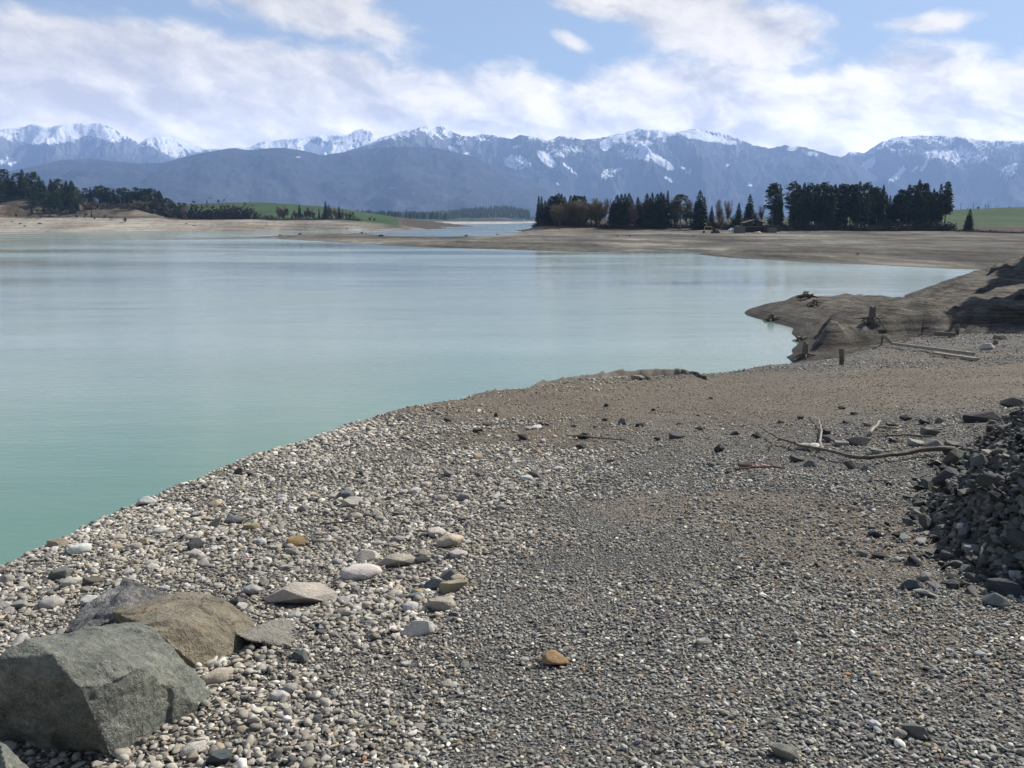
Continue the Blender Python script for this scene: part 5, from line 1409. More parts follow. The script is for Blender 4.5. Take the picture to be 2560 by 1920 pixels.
# labels that tell the many stones apart by tone, size and place
def tone_word(c):
    m = sum(c[:3]) / 3
    if m > 0.36: return 'whitish'
    if m > 0.24: return 'beige' if c[0] > c[2] * 1.25 else 'light grey'
    if m > 0.14: return 'tan' if c[0] > c[2] * 1.4 else 'mid-grey'
    if m > 0.09: return 'brownish dark' if c[0] > c[2] * 1.25 else 'dark grey'
    if m > 0.062: return 'greenish dark' if c[1] > c[0] * 1.04 else 'charcoal'
    return 'nearly black'
def relabel():
    for o in [o for o in scene.objects if o.get('group') in ('rocks of the heap at the right edge', 'cobbles on the left part of the beach', 'rocks strewn at the foot of the heap') or str(o.get('group')).startswith('larger stones')]:
        px, py = project(np.array(o.location.x), np.array(o.location.y), np.array(o.location.z)); px, py = float(px), float(py)
        s = o.scale.x; t_ = tone_word(o.color)
        if o['group'].startswith('larger'):
            size = 'tiny ' if s < 0.09 else 'small ' if s < 0.14 else 'big ' if s > 0.26 else ''
            dist = 'nearest' if py > 1400 else 'far off' if py < 1000 else 'beyond the long bent branch' if px > 1900 and py < 1110 else 'near the long bent branch' if px > 1900 else 'in the far part' if py < 1060 else 'in the near part' if py > 1120 else 'half way'
            o['label'] = '%s%s stone %s, %s' % (size, t_, o['label'].split(' stone ')[-1].split(' cobble ')[-1], dist)
        elif o['group'].startswith('rocks of'):
            size = 'large ' if s > 0.33 else 'small ' if s < 0.2 else ''
            wh = 'at the top of' if py < 1090 else 'in the upper part of' if py < 1180 else 'in the middle of' if py < 1290 else 'in the lower part of' if py < 1390 else 'at the foot of'
            sd = 'on its left flank' if px < 2400 else 'left of centre' if px < 2450 else 'right of centre' if px < 2510 else 'by the picture edge' if px < 2560 else 'at the edge'
            sh = 'flat ' if o.scale.z < 0.9 * o.scale.y else 'tilted ' if abs(o.rotation_euler.x) > 0.4 else ''
            size = sh + size
            o['label'] = '%s%s rock %s the heap, %s' % (size, t_, wh, sd)
        elif o['group'].startswith('rocks strewn'):
            o['label'] = '%s%s rock strewn %s' % ('bigger ' if s > 0.12 else 'little ', t_, 'at the far foot of the rock heap' if py < 1230 else 'left of the rock heap' if py < 1360 else 'below the rock heap')
        else:
            size = 'big ' if s > 0.115 else 'small ' if s < 0.075 else ''
            edge = float(poly_sd(np.array([o.location.x]), np.array([o.location.y]), land_poly)[0])
            if px < 560 and py > 1500: wh = 'just behind the big boulders'
            elif py > 1750: wh = 'close to the bottom edge of the picture'
            elif edge < 0.5: wh = 'on the brink above the water'
            elif px < 420: wh = 'left, between boulders and water'
            elif px < 800: wh = 'right of the boulders' if py > 1450 else 'on the slope above the boulders'
            elif px < 1150: wh = 'around the long pale slabs' if py > 1330 else 'beyond the pale slabs'
            else: wh = 'at the right fringe of the pale stones'
            o['label'] = '%s%s rounded cobble %s' % (size, t_, wh)
relabel()

# ------------------------------------------------------------------ gravel: instanced pebbles nobody could count
def build_gravel():
    col = bpy.data.collections.new('pebble_kinds')
    NR, NH = 7, 7
    for i in range(NR):
        me = ico_stone(300 + i, 2, EL[i % 5], 3, 0.16); me.materials.append(M_PEB)
        o = bpy.data.objects.new('pebble_%02d' % i, me); col.objects.link(o)
    for i in range(NH):
        me = hull_stone(320 + i, 9 + i % 4, [(1, .8, .55), (1, .7, .4), (1, .6, .5), (1, .9, .3)][i % 4], 0.04); me.materials.append(M_PEB)
        o = bpy.data.objects.new('pebble_%02d' % (NR + i), me); col.objects.link(o)
    g = np.random.default_rng(12)
    def dens(x, y):
        r = np.hypot(x, y)
        return np.interp(r, [0, 4.5, 6, 8, 11, 16, 24, 40, 60], [3300, 3100, 2400, 1500, 720, 330, 140, 45, 12])
    ring = []
    for r0, r1 in ((1.7, 4), (4, 6), (6, 8), (8, 11), (11, 16), (16, 24), (24, 40), (40, 60)):
        a0, a1 = math.radians(-44), math.radians(44)
        area = (a1 - a0) / 2 * (r1 ** 2 - r0 ** 2); dm = float(dens(np.array([r0]), np.array([0]))[0])
        n = int(area * dm)
        r = np.sqrt(g.uniform(r0 ** 2, r1 ** 2, n)); a = g.uniform(a0, a1, n)
        x, y = r * np.sin(a), r * np.cos(a)
        k = g.uniform(0, dm, n) < dens(x, y)
        ring.append(np.stack([x[k], y[k]], 1))
    P = np.concatenate(ring); x, y = P[:, 0], P[:, 1]
    sd = poly_sd(x, y, land_poly)
    # cull outside a generous frame
    ppx, ppy = project(x, y, plane_z(x, y))
    d1 = np.sqrt(((x - 4.2) / 7.5) ** 2 + ((y - 16.0) / 5.6) ** 2)
    sand = sstep(1.25 - d1 + 0.5 * fbm(x * 0.35, y * 0.6, 91, 5), 0.1, 0.7)
    hh = rip_h(x, y)
    clear = np.ones(len(x), bool)
    for (a, b, c) in PLACED + COB:
        if b < 40: clear &= ((x - a) ** 2 + (y - b) ** 2) > (c * 0.8) ** 2
    keep = clear & (ppx > -260) & ((ppx < 2820) | ((hh > 0.04) & (ppx < 4300))) & (ppy < 2150) & (sd > -0.5 - 0.0 * x) & (g.uniform(0, 1, len(x)) > np.maximum(sand * 0.40, 0.6 * patchy(x, y)))
    x, y, sand, sd = x[keep], y[keep], sand[keep], sd[keep]
    n = len(x)
    L = zone_left(x, y); r = np.hypot(x, y)
    u = g.uniform(0, 1, n)
    fine = 0.015 + 0.016 * u ** 2
    coarse = 0.016 + 0.034 * u ** 3.2
    size = (fine * (1 - L) + coarse * L) * (1 + 0.30 * np.clip((r - 4) / 4, 0, 1) + 0.55 * np.clip((r - 8) / 12, 0, 2))
    shore = sstep(1.9 - sd, 0.2, 1.2) * sstep(-x, 0.2, 1.4)
    size *= (1 - 0.35 * sand) * (1 + 0.22 * shore)
    clump = fbm(x * 1.3, y * 1.3, 66, 4)
    size *= 1 + 0.55 * clump
    # tracks of coarser / darker gravel running toward the camera
    size *= g.uniform(0.8, 1.2, n)
    heap_ = rip_h(x, y) > 0.04
    qx, _q = project(x, y, plane_z(x, y))
    size = np.where(heap_, g.uniform(0.05, 0.13, n) * (1 + 0.9 * (qx > 2600) * g.uniform(0, 1, n)), size)
    z = ground_arrays(x[None], y[None])[0][0] + size * g.uniform(0.05, 0.30, n)
    base_f = np.array([(0.215, 0.21, 0.195), (0.16, 0.16, 0.15), (0.27, 0.265, 0.24), (0.36, 0.345, 0.31), (0.10, 0.102, 0.098), (0.28, 0.235, 0.16), (0.30, 0.24, 0.21), (0.56, 0.54, 0.50), (0.19, 0.205, 0.175), (0.22, 0.11, 0.06)])
    pf = np.array([.24, .17, .19, .13, .09, .05, .03, .03, .065, .005])
    base_l = np.array([(0.31, 0.29, 0.25), (0.38, 0.36, 0.32), (0.25, 0.23, 0.195), (0.20, 0.188, 0.165), (0.50, 0.48, 0.45), (0.15, 0.143, 0.13), (0.29, 0.245, 0.18), (0.08, 0.08, 0.077), (0.32, 0.27, 0.235)])
    pl = np.array([.24, .16, .22, .13, .06, .08, .05, .03, .03])
    cf = base_f[g.choice(len(base_f), n, p=pf / pf.sum())]; clf = base_l[g.choice(len(base_l), n, p=pl / pl.sum())]
    farmix = np.clip((r - 9) / 8, 0, 1) * 0.6 * (1 - L)
    useL = g.uniform(0, 1, n) < np.clip(L + farmix, 0, 1)
    tint = np.where(useL[:, None], clf, cf) * np.array([1.13, 1.10, 1.02]) * (1 + 0.12 * shore + 0.04 * L)[:, None]
    tint = tint * (1 - sand[:, None] * np.array([0.05, 0.12, 0.22])) * g.uniform(0.62, 1.32, (n, 1))
    tint = tint * (1 + 0.22 * fbm(x * 0.5, y * 0.5, 88, 4))[:, None]
    dk = np.array([(0.04, 0.042, 0.038), (0.065, 0.066, 0.058), (0.10, 0.10, 0.086), (0.15, 0.145, 0.12)])[g.integers(0, 4, n)]
    tint = np.where(heap_[:, None], dk, tint)
    me = bpy.data.meshes.new('gravel')
    me.vertices.add(n); me.vertices.foreach_set('co', np.stack([x, y, z], 1).astype(np.float32).ravel())
    def put(name, typ, arr, key):
        a = me.attributes.new(name, typ, 'POINT'); a.data.foreach_set(key, arr.ravel())
    rot = np.stack([g.normal(0, 0.28, n), g.normal(0, 0.28, n), g.uniform(0, 6.283, n)], 1).astype(np.float32)
    put('rot', 'FLOAT_VECTOR', rot, 'vector')
    scl = np.stack([size * g.uniform(.9, 1.25, n), size * g.uniform(.8, 1.1, n), size * g.uniform(.7, 1.25, n)], 1).astype(np.float32)
    put('scl', 'FLOAT_VECTOR', scl, 'vector')
    rnd_kind = np.where((g.uniform(0, 1, n) < 0.2 + 0.35 * L) & ~heap_, g.integers(0, NR, n), NR + g.integers(0, NH, n)).astype(np.int32)
    put('pick', 'INT', rnd_kind, 'value')
    put('tint', 'FLOAT_COLOR', np.concatenate([tint, np.ones((n, 1))], 1).astype(np.float32), 'color')
    me.update()
    o = mesh_obj('gravel', me)
    ng = bpy.data.node_groups.new('scatter_pebbles', 'GeometryNodeTree')
    ng.interface.new_socket('Geometry', in_out='INPUT', socket_type='NodeSocketGeometry')
    ng.interface.new_socket('Geometry', in_out='OUTPUT', socket_type='NodeSocketGeometry')
    N = ng.nodes; Lk = ng.links
    gi = N.new('NodeGroupInput'); go = N.new('NodeGroupOutput')
    ci = N.new('GeometryNodeCollectionInfo'); ci.inputs['Collection'].default_value = col
    ci.inputs['Separate Children'].default_value = True; ci.inputs['Reset Children'].default_value = True
    iop = N.new('GeometryNodeInstanceOnPoints')
    def na(nm, dt):
        q = N.new('GeometryNodeInputNamedAttribute'); q.data_type = dt; q.inputs['Name'].default_value = nm; return q.outputs['Attribute']
    Lk.new(gi.outputs[0], iop.inputs['Points']); Lk.new(ci.outputs[0], iop.inputs['Instance'])
    iop.inputs['Pick Instance'].default_value = True
    Lk.new(na('pick', 'INT'), iop.inputs['Instance Index']); Lk.new(na('scl', 'FLOAT_VECTOR'), iop.inputs['Scale'])
    e2r = N.new('FunctionNodeEulerToRotation'); Lk.new(na('rot', 'FLOAT_VECTOR'), e2r.inputs[0]); Lk.new(e2r.outputs[0], iop.inputs['Rotation'])
    Lk.new(iop.outputs[0], go.inputs[0])
    md = o.modifiers.new('scatter', 'NODES'); md.node_group = ng
    tag(o, 'grey and pale gravel covering the beach', 'gravel', kind='stuff')
    print('GRAVEL', n)
build_gravel()

# dry stalks and litter on the tan ground
def build_litter():
    g = np.random.default_rng(4); T = []
    n = 5000
    for _ in range(n):
        if g.random() < 0.8:
            x = 4.0 + g.normal() * 5.0; y = 15 + g.normal() * 4.5
        else:
            y = g.uniform(3, 12); x = g.uniform(-0.2, 0.5) * y
        if float(poly_sd(np.array([x]), np.array([y]), land_poly)[0]) < 0.3 or y < 2.5: continue
        T.append((x, y, g.uniform(0, 6.28), g.uniform(0.03, 0.11), g.uniform(0.0, 0.6)))
    T = np.array(T); z = ground_arrays(T[None, :, 0], T[None, :, 1])[0][0] + 0.012
    V = []
    for (x, y, a, L, up), zz in zip(T, z):
        d = Vector((math.cos(a), math.sin(a), up)).normalized() * L
        w = Vector((-math.sin(a), math.cos(a), 0.3)) * 0.0035
        p = Vector((x, y, zz)); V.append([p - w, p + w, p + d])
    M = simple_mat('dry_stalks', (0.22, 0.16, 0.095), 0.9, 0.6, 3.0)
    o = mesh_obj('dry_stalks', tri_mesh('dry_stalks', V, M)); tag(o, 'thin dry stalks and litter strewn over the tan ground', 'dry stalks', kind='stuff')
build_litter()
# ------------------------------------------------------------------ driftwood, poles, stumps
def tube(pts, radii, seg=8, wob=0.0, seed=0):
    """bent round limb through points"""
    bm = bmesh.new(); rings = []; g = random.Random(seed)
    pts = [Vector(p) for p in pts]
    for i, p in enumerate(pts):
        d = (pts[min(i + 1, len(pts) - 1)] - pts[max(i - 1, 0)]).normalized()
        a = d.cross(Vector((0, 0, 1)));  a = a.normalized() if a.length > 1e-3 else Vector((1, 0, 0))
        b = d.cross(a).normalized(); r = radii[i] if isinstance(radii, (list, tuple)) else radii
        rings.append([bm.verts.new(p + (a * math.cos(2 * PI * k / seg) + b * math.sin(2 * PI * k / seg)) * r * (1 + g.uniform(-wob, wob))) for k in range(seg)])
    for A, B in zip(rings, rings[1:]):
        for k in range(seg): bm.faces.new((A[k], A[(k + 1) % seg], B[(k + 1) % seg], B[k]))
    bm.faces.new(rings[0][::-1]); bm.faces.new(rings[-1])
    bmesh.ops.recalc_face_normals(bm, faces=bm.faces)
    return bm
def rel(pts, o): return [p - o for p in pts]
def on_ground(px, py, lift=0.0):
    p = hit(px, py); return Vector((p.x, p.y, p.z + lift))
def limb(name, pxs, radii, mat_, label, cat, lift=0.03, seg=7, wob=0.15, smooth=True):
    P = []
    for i in range(len(pxs) - 1):
        a = on_ground(*pxs[i], lift); b = on_ground(*pxs[i + 1], lift)
        for k in range(3): P.append(a.lerp(b, k / 3))
    P.append(on_ground(*pxs[-1], lift))
    for p in P[1:-1]: p.z = max(p.z, gz(p.x, p.y) + lift); p.x += random.uniform(-.01, .01); p.z += random.uniform(0, .015)
    n = len(P); rr = [radii[0] + (radii[1] - radii[0]) * i / (n - 1) for i in range(n)]
    o = mesh_obj(name, bm_mesh(name, tube(rel(P, P[0]), rr, seg, wob, 3), smooth), mat_); o.location = P[0]
    if label: tag(o, label, cat)
    return o, P
# long bent branch with side twigs
br = empty('fallen_branch', on_ground(1900, 1080))
tag(br, 'long bent driftwood branch lying from the tan ground to the rock heap', 'branch')
o, P = limb('stem', [(1897, 1078), (1925, 1097), (1945, 1110), (2000, 1128), (2070, 1145), (2135, 1159), (2175, 1161), (2240, 1152), (2300, 1142), (2385, 1138)], (0.007, 0.026), M_DRIFT, None, None, 0.06)
o.parent = br; o.location -= br.location
o, _ = limb('twig', [(1945, 1110), (1934, 1117), (1929, 1128)], (0.014, 0.005), M_DRIFT, None, None, 0.05); o.parent = br; o.location -= br.location
o, _ = limb('twig', [(1985, 1124), (1988, 1116), (1986, 1112)], (0.010, 0.004), M_DRIFT, None, None, 0.08); o.parent = br; o.location -= br.location
limb('twig', [(2028, 1042), (2046, 1064), (2053, 1082), (2051, 1110), (2050, 1134)], (0.006, 0.014), M_PALEWOOD, 'thin pale curved twig crossing the long bent branch', 'twig', 0.05)
limb('twig', [(2175, 1095), (2188, 1078), (2200, 1062)], (0.022, 0.012), M_PALEWOOD, 'short pale stick lying at a slant among the dark stones', 'twig', 0.05)
limb('twig', [(2196, 1076), (2220, 1078), (2245, 1080)], (0.015, 0.010), M_PALEWOOD, 'straight pale stick lying level beside the slanted one', 'twig', 0.04)
limb('twig', [(800, 1320), (850, 1318), (915, 1319)], (0.009, 0.005), M_DRIFT, 'thin dark twig lying across the pale cobbles', 'twig', 0.035)
limb('twig', [(1838, 1186), (1880, 1180), (1962, 1181)], (0.010, 0.008), simple_mat('reddish_twig', (0.16, 0.05, 0.04), 0.8, 0.5, 12), 'thin reddish twig on the gravel below the tan ground', 'twig', 0.04)
limb('twig', [(2454, 1412), (2456, 1398), (2463, 1381)], (0.010, 0.012), M_PALEWOOD, 'short white stick standing up at the foot of the rock heap', 'twig', 0.05)
limb('twig', [(1432, 1095), (1500, 1102), (1570, 1106)], (0.012, 0.008), M_DRIFT, 'thin dark twig lying on the tan ground in the middle', 'twig', 0.03)
limb('twig', [(2212, 1100), (2260, 1098), (2330, 1100)], (0.012, 0.008), M_DRIFT, 'thin dark twig among the stones left of the rock heap', 'twig', 0.04)

# squared timbers on the far gravel
def timber(name, a, b, w, h, mat_, label, cat='timber', parent=None):
    a = Vector(a); b = Vector(b); d = b - a; L = d.length
    bm = bmesh.new(); bmesh.ops.create_cube(bm, size=1, matrix=Matrix.Diagonal((L, w, h, 1)))
    bmesh.ops.bevel(bm, geom=list(bm.edges), offset=min(w, h) * 0.12, segments=1, affect='EDGES')
    o = mesh_obj(name, bm_mesh(name, bm), mat_, parent)
    o.rotation_euler = d.to_track_quat('X', 'Z').to_euler(); o.location = (a + b) / 2
    if parent: o.location -= parent.location
    if label: tag(o, label, cat)
    return o
b0 = on_ground(2433, 895, 0.10); b1 = on_ground(2227, 868, 0.12)
fr = empty('broken_pole_frame', b1 - Vector((0, 0, 0.1))); tag(fr, 'long pale beam with two short struts forming a point, lying on the far gravel', 'beam')
apex = at_y(2207, 838, b1.y - 0.2); foot = on_ground(2203, 862, 0.05)
timber('beam', b1, b0, 0.085, 0.08, M_PALEWOOD, None, parent=fr)
timber('strut', apex, b1 + Vector((0.05, 0, 0)), 0.08, 0.08, M_PALEWOOD, None, parent=fr)
timber('strut', apex, foot, 0.08, 0.08, M_PALEWOOD, None, parent=fr)
timber('plank', on_ground(2336, 889, 0.07), on_ground(2442, 903, 0.05), 0.12, 0.05, M_PALEWOOD, 'pale plank lying beside the long beam on the far gravel')
timber('log', on_ground(2338, 843, 0.14), on_ground(2384, 845, 0.12), 0.16, 0.15, M_DRIFT, 'short thick log at the edge of the far gravel')
def post(px, top, base, r, mat_, label):
    g = on_ground(px, base); t_ = at_y(px, top, g.y)
    h = max(t_.z - g.z, 0.4)
    o = mesh_obj('wooden_post', bm_mesh('wooden_post', tube([(0, 0, -0.15), (0.01, 0, h * .5), (0.0, 0.02, h)], [r, r * .95, r * .85], 8, 0.1)), mat_)
    o.location = g; tag(o, label, 'post')
post(2102, 881, 912, 0.07, M_DRIFT, 'thin upright post where the gravel meets the mud slope')
post(2391, 816, 838, 0.09, M_DRIFT, 'short upright post behind the thick log on the far gravel')

# stumps on the mud
def stump(px, base, w, h, label, seed, lean=0.0, dy=0.0):
    g = hit(px, base)
    dep = g.y * CP - (g.z - EYE) * SP; r = w / F * dep / 2; H = h / F * dep
    R = random.Random(seed); root = empty('tree_stump', g); tag(root, label, 'tree stump')
    bm = bmesh.new(); rings = []
    for k, (z, s) in enumerate(((-0.3, 1.5), (0.0, 1.25), (0.25, 1.0), (0.6, 0.85), (1.0, 0.82))):
        ring = []
        for i in range(12):
            a = i * PI / 6; rr = r * s * (1 + 0.18 * math.sin(3 * a + seed) + R.uniform(-.08, .08))
            ring.append(bm.verts.new((rr * math.cos(a) + lean * z * H, rr * math.sin(a), z * H + (R.uniform(-.15, .12) * H if k == 4 else 0))))
        rings.append(ring)
    for A, B in zip(rings, rings[1:]):
        for i in range(12): bm.faces.new((A[i], A[(i + 1) % 12], B[(i + 1) % 12], B[i]))
    bm.faces.new(rings[-1])
    mesh_obj('stump_trunk', bm_mesh('stump_trunk', bm), M_DRIFT, root)
    for i in range(7):
        a = i * 0.9 + R.uniform(-.2, .2); L = r * R.uniform(2.2, 3.8); c = Vector((math.cos(a), math.sin(a), 0))
        pts = [c * r * 0.5 + Vector((0, 0, H * 0.22)), c * (r + L * 0.3) + Vector((0, 0, H * 0.12)), c * (r + L)]
        pts[2].z = gz(g.x + pts[2].x, g.y + pts[2].y) - g.z - 0.02; pts[1].z = max(pts[1].z, gz(g.x + pts[1].x, g.y + pts[1].y) - g.z + 0.05)
        mesh_obj('root', bm_mesh('root', tube(pts, [r * 0.3, r * 0.2, r * 0.07], 6, 0.2, i), True), M_DRIFT, root)
    return root
stump(2180, 800, 18, 34, 'thick dark stump with spreading roots in the middle of the mud spit', 4)
stump(2013, 892, 16, 34, 'tall narrow dark stump at the water edge below the mud slope', 6)
stump(1927, 801, 16, 16, 'small dark stump at the water line near the tip of the spit', 8)
stump(1998, 852, 14, 10, 'low stump sticking out over the water between spit and mud slope', 9)
stump(2037, 757, 12, 9, 'little stump on the slope of the spit below the driftwood', 11)
# root plate on top of the spit
g0 = hit(2014, 748); rt = empty('driftwood_root', g0); tag(rt, 'gnarled driftwood root lying on the top edge of the mud spit', 'driftwood')
R = random.Random(2)
def xy(px, py): return at_y(px, py, g0.y) - g0
mesh_obj('root_stem', bm_mesh('root_stem', tube([xy(1990, 744), xy(2002, 741), xy(2014, 738), xy(2028, 741), xy(2048, 744)], [0.06, 0.13, 0.2, 0.14, 0.05], 8, 0.3, 3), True), M_DRIFT, rt)
for a, b, r in (((2014, 738), (2013, 728), .16), ((2016, 738), (2022, 729), .14), ((2005, 740), (1994, 739), .12), ((2026, 739), (2034, 734), .10), ((2010, 741), (2000, 748), .10)):
    mesh_obj('root', bm_mesh('root', tube([xy(*a), (xy(*a) + xy(*b)) / 2 + Vector((0, R.uniform(-.3, .3), 0.05)), xy(*b)], [r, r * .7, r * .3], 6, 0.25, 5), True), M_DRIFT, rt)
# dark rounded boulder on the hill at the right
g1 = hit(2490, 671)
me = ico_stone(900, 4, (1, .8, .62), 2, 0.16); me.materials.append(M_ROCK)
stone('boulder', me, g1 + Vector((0.9, 0.5, -0.25)), (2.3, 2.2, 1.9), (0, 0.1, 0.2), (0.075, 0.066, 0.05), 'dark rounded boulder on the crest of the mud hill at the right', 'boulder')
# mud ledges past the gravel crest
M_MUD = simple_mat('dried_mud', (0.115, 0.10, 0.075), 0.95, 0.35, 2.5, 0.05)
def ledge(pts, lab, seed):
    P = [on_plane(px, py + 16) for px, py in pts]; T = [at_y(px, py, q.y + 1.0) for (px, py), q in zip(pts, P)]
    bm = bmesh.new(); rows = []
    N = (len(pts) - 1) * 10
    for i in range(N + 1):
        f = i / 10; k = min(int(f), len(pts) - 2); q = T[k].lerp(T[k + 1], f - k)
        q.z += 0.05 * mnoise.noise(Vector((f * 2.1, seed, 0)))
        row = []
        for dy, dz in ((-1.6, -1.1), (-0.9, -0.5), (-0.4, -0.14), (0.0, 0.0), (0.35, -0.06), (0.8, -0.5), (1.3, -1.3), (2.0, -2.4)):
            j = 0.10 * mnoise.noise(Vector((f * 4, dy * 3, seed))); row.append(bm.verts.new((q.x + j, q.y + dy + j, q.z + dz + (j if dz else 0))))
        rows.append(row)
    for A, B in zip(rows, rows[1:]):
        for j in range(7): bm.faces.new((A[j], B[j], B[j + 1], A[j + 1]))
    bmesh.ops.recalc_face_normals(bm, faces=bm.faces)
    o = mesh_obj('mud_bank', bm_mesh('mud_bank', bm, True), M_MUD); tag(o, kind='structure')
ledge([(1150, 1010), (1165, 996), (1190, 984), (1230, 977), (1270, 974), (1310, 976), (1330, 990)], '', 1)
ledge([(1300, 985), (1325, 968), (1352, 955), (1400, 948), (1450, 940), (1500, 934), (1550, 927), (1620, 924), (1690, 923), (1735, 928), (1765, 940)], '', 2)

# ------------------------------------------------------------------ boathouse, car, excavator on the far shore
def fpt(px, py, Y): return at_y(px, py, Y)
def boxm(name, x0, x1, y0, y1, z0, z1, mat_, parent=None, bevel=0.0):
    bm = bmesh.new(); bmesh.ops.create_cube(bm, size=1, matrix=Matrix.Translation(((x0 + x1) / 2, (y0 + y1) / 2, (z0 + z1) / 2)) @ Matrix.Diagonal((x1 - x0, y1 - y0, z1 - z0, 1)))
    if bevel: bmesh.ops.bevel(bm, geom=list(bm.edges), offset=bevel, segments=2, affect='EDGES')
    return mesh_obj(name, bm_mesh(name, bm), mat_, parent)
def build_boathouse():
    Y = 372.0; a = fpt(1862, 566, Y); b = fpt(1910, 566, Y); W_ = b.x - a.x; cx = (a.x + b.x) / 2
    zg = flat_z(cx, Y); zd = fpt(1880, 566, Y).z; zt = fpt(1880, 549, Y).z
    root = empty('boathouse', (cx, Y, zg)); tag(root, 'dark wooden boathouse with low gable roof on posts at the edge of the mudflat', 'boathouse')
    d = zd - zg; e = zt - zg; h = W_ / 2
    boxm('deck', -h - .4, h + .2, -1.6, 7, d - .25, d, simple_mat('greyed_deck_boards', (0.11, 0.10, 0.06), 0.9, 0.4, 3), root)
    boxm('wall', -h + .6, -0.4, 0.6, 6.4, d, d + (e - d) * .62, M_DARKWOOD, root)
    boxm('wall', 0.9, h - .4, 0.6, 6.4, d, d + (e - d) * .62, M_DARKWOOD, root)
    boxm('wall', -0.4, 0.9, 2.6, 6.4, d, d + (e - d) * .62, M_DARKWOOD, root)
    w = boxm('window', 0.05, 0.5, 2.55, 2.6, d + 1.0, d + 1.5, simple_mat('pale_pane', (0.75, 0.76, 0.74), 0.3, 0.05, 1), root)
    for s in (-1, 1):
        bm = bmesh.new(); x1 = s * (h + .5); zr = e; ze = d + (e - d) * .52
        v = [bm.verts.new(c) for c in ((0, -0.6, zr), (x1, -0.6, ze), (x1, 7.2, ze), (0, 7.2, zr), (0, -0.6, zr - .18), (x1, -0.6, ze - .18), (x1, 7.2, ze - .18), (0, 7.2, zr - .18))]
        for f in ((0, 1, 2, 3), (7, 6, 5, 4), (0, 4, 5, 1), (1, 5, 6, 2), (2, 6, 7, 3), (3, 7, 4, 0)): bm.faces.new([v[i] for i in f])
        bmesh.ops.recalc_face_normals(bm, faces=bm.faces)
        mesh_obj('roof', bm_mesh('roof', bm), simple_mat('brown_roof', (0.07, 0.055, 0.045), 0.9, 0.4, 2), root)
    for i in range(7):
        x = -h + i * (2 * h) / 6
        boxm('post', x - .12, x + .12, -1.4, -1.15, -0.3, d - .25, M_DARKWOOD, root)
    boxm('rear_wall', -h, h, 1.5, 1.7, -0.3, d - .25, M_DARKWOOD, root)
    boxm('railing', -h - .3, -0.8, -1.55, -1.45, d + .85, d + .93, M_DARKWOOD, root)
    # neighbours
    p0 = fpt(1840, 566, 366); p1 = fpt(1863, 581, 366); zz = flat_z(p0.x, 366)
    o = boxm('concrete_wall', 0, p1.x - p0.x, 0, 3.5, -.2, p0.z - zz, simple_mat('grey_concrete', (0.10, 0.097, 0.085), 0.9, 0.15, 1.0)); o.location = (p0.x, 366, zz); tag(o, 'grey concrete wall block left of the boathouse', 'wall')
    p0 = fpt(1923, 570, 366); p1 = fpt(1942, 582, 366); zz = flat_z(p0.x, 366)
    o = boxm('concrete_wall', 0, p1.x - p0.x, 0, 3.0, -.2, p0.z - zz, simple_mat('grey_concrete', (0.10, 0.097, 0.085), 0.9, 0.15, 1.0)); o.location = (p0.x, 366, zz); tag(o, 'lower grey concrete wall block right of the boathouse', 'wall')
    p0 = fpt(1910, 564, 370); p1 = fpt(1921, 584, 370); zz = flat_z(p0.x, 370)
    sh = empty('shed', (p0.x, 370, zz)); tag(sh, 'narrow dark shed beside the right side of the boathouse', 'shed')
    boxm('wall', 0, p1.x - p0.x, 0, 2.5, -.2, p0.z - zz, M_DARKWOOD, sh); boxm('roof', -.2, p1.x - p0.x + .2, -.2, 2.7, p0.z - zz, p0.z - zz + .15, M_DARKWOOD, sh)
    # second low hut behind
    p0 = fpt(1922, 556, 384); p1 = fpt(1950, 570, 384); zz = flat_z(p0.x, 384)
    hut = empty('hut', (p0.x, 384, zz)); tag(hut, 'low reddish brown hut half hidden right of the boathouse', 'hut')
    boxm('wall', 0, p1.x - p0.x, 0, 4, -.2, 2.2, M_DARKWOOD, hut); boxm('roof', -.4, p1.x - p0.x + .4, -.5, 4.4, 2.2, 2.5, simple_mat('red_brown_roof', (0.10, 0.05, 0.035), 0.9, 0.3, 2), hut)
    # upturned boat
    c = fpt(1891, 583, 358); zz = flat_z(c.x, 358)
    bm = bmesh.new(); n = 10
    rows = []
    for i in range(n + 1):
        t_ = i / n; x = (t_ - .5) * 4.2; w_ = 0.75 * math.sin(PI * min(max(t_, .03), .97)) ** 0.6
        rows.append([bm.verts.new((x, w_ * math.cos(k * PI / 6), 0.08 + 0.85 * (0.35 + 0.65 * t_) * math.sin(k * PI / 6) * min(1, w_ / .6))) for k in range(7)])
    for A, B in zip(rows, rows[1:]):
        for k in range(6): bm.faces.new((A[k], B[k], B[k + 1], A[k + 1]))
    o = mesh_obj('boat', bm_mesh('boat', bm, True), simple_mat('orange_varnish', (0.30, 0.19, 0.09), 0.5, 0.15, 1)); o.location = (c.x, 358, zz); o.rotation_euler = (0, 0, 0.15)
    tag(o, 'upturned orange wooden boat lying in front of the boathouse', 'boat')
build_boathouse()
def hedge():
    for px, t_, lab in ((1955, 566, 'dark clipped bush right of the boathouse, left of a pair'), (1978, 567, 'dark clipped bush furthest right of the boathouse'), (1933, 566, 'dark bush directly behind the right concrete wall')):
        tree('v', px, t_, 378, flat_z, lab, None, 1.5)
hedge()
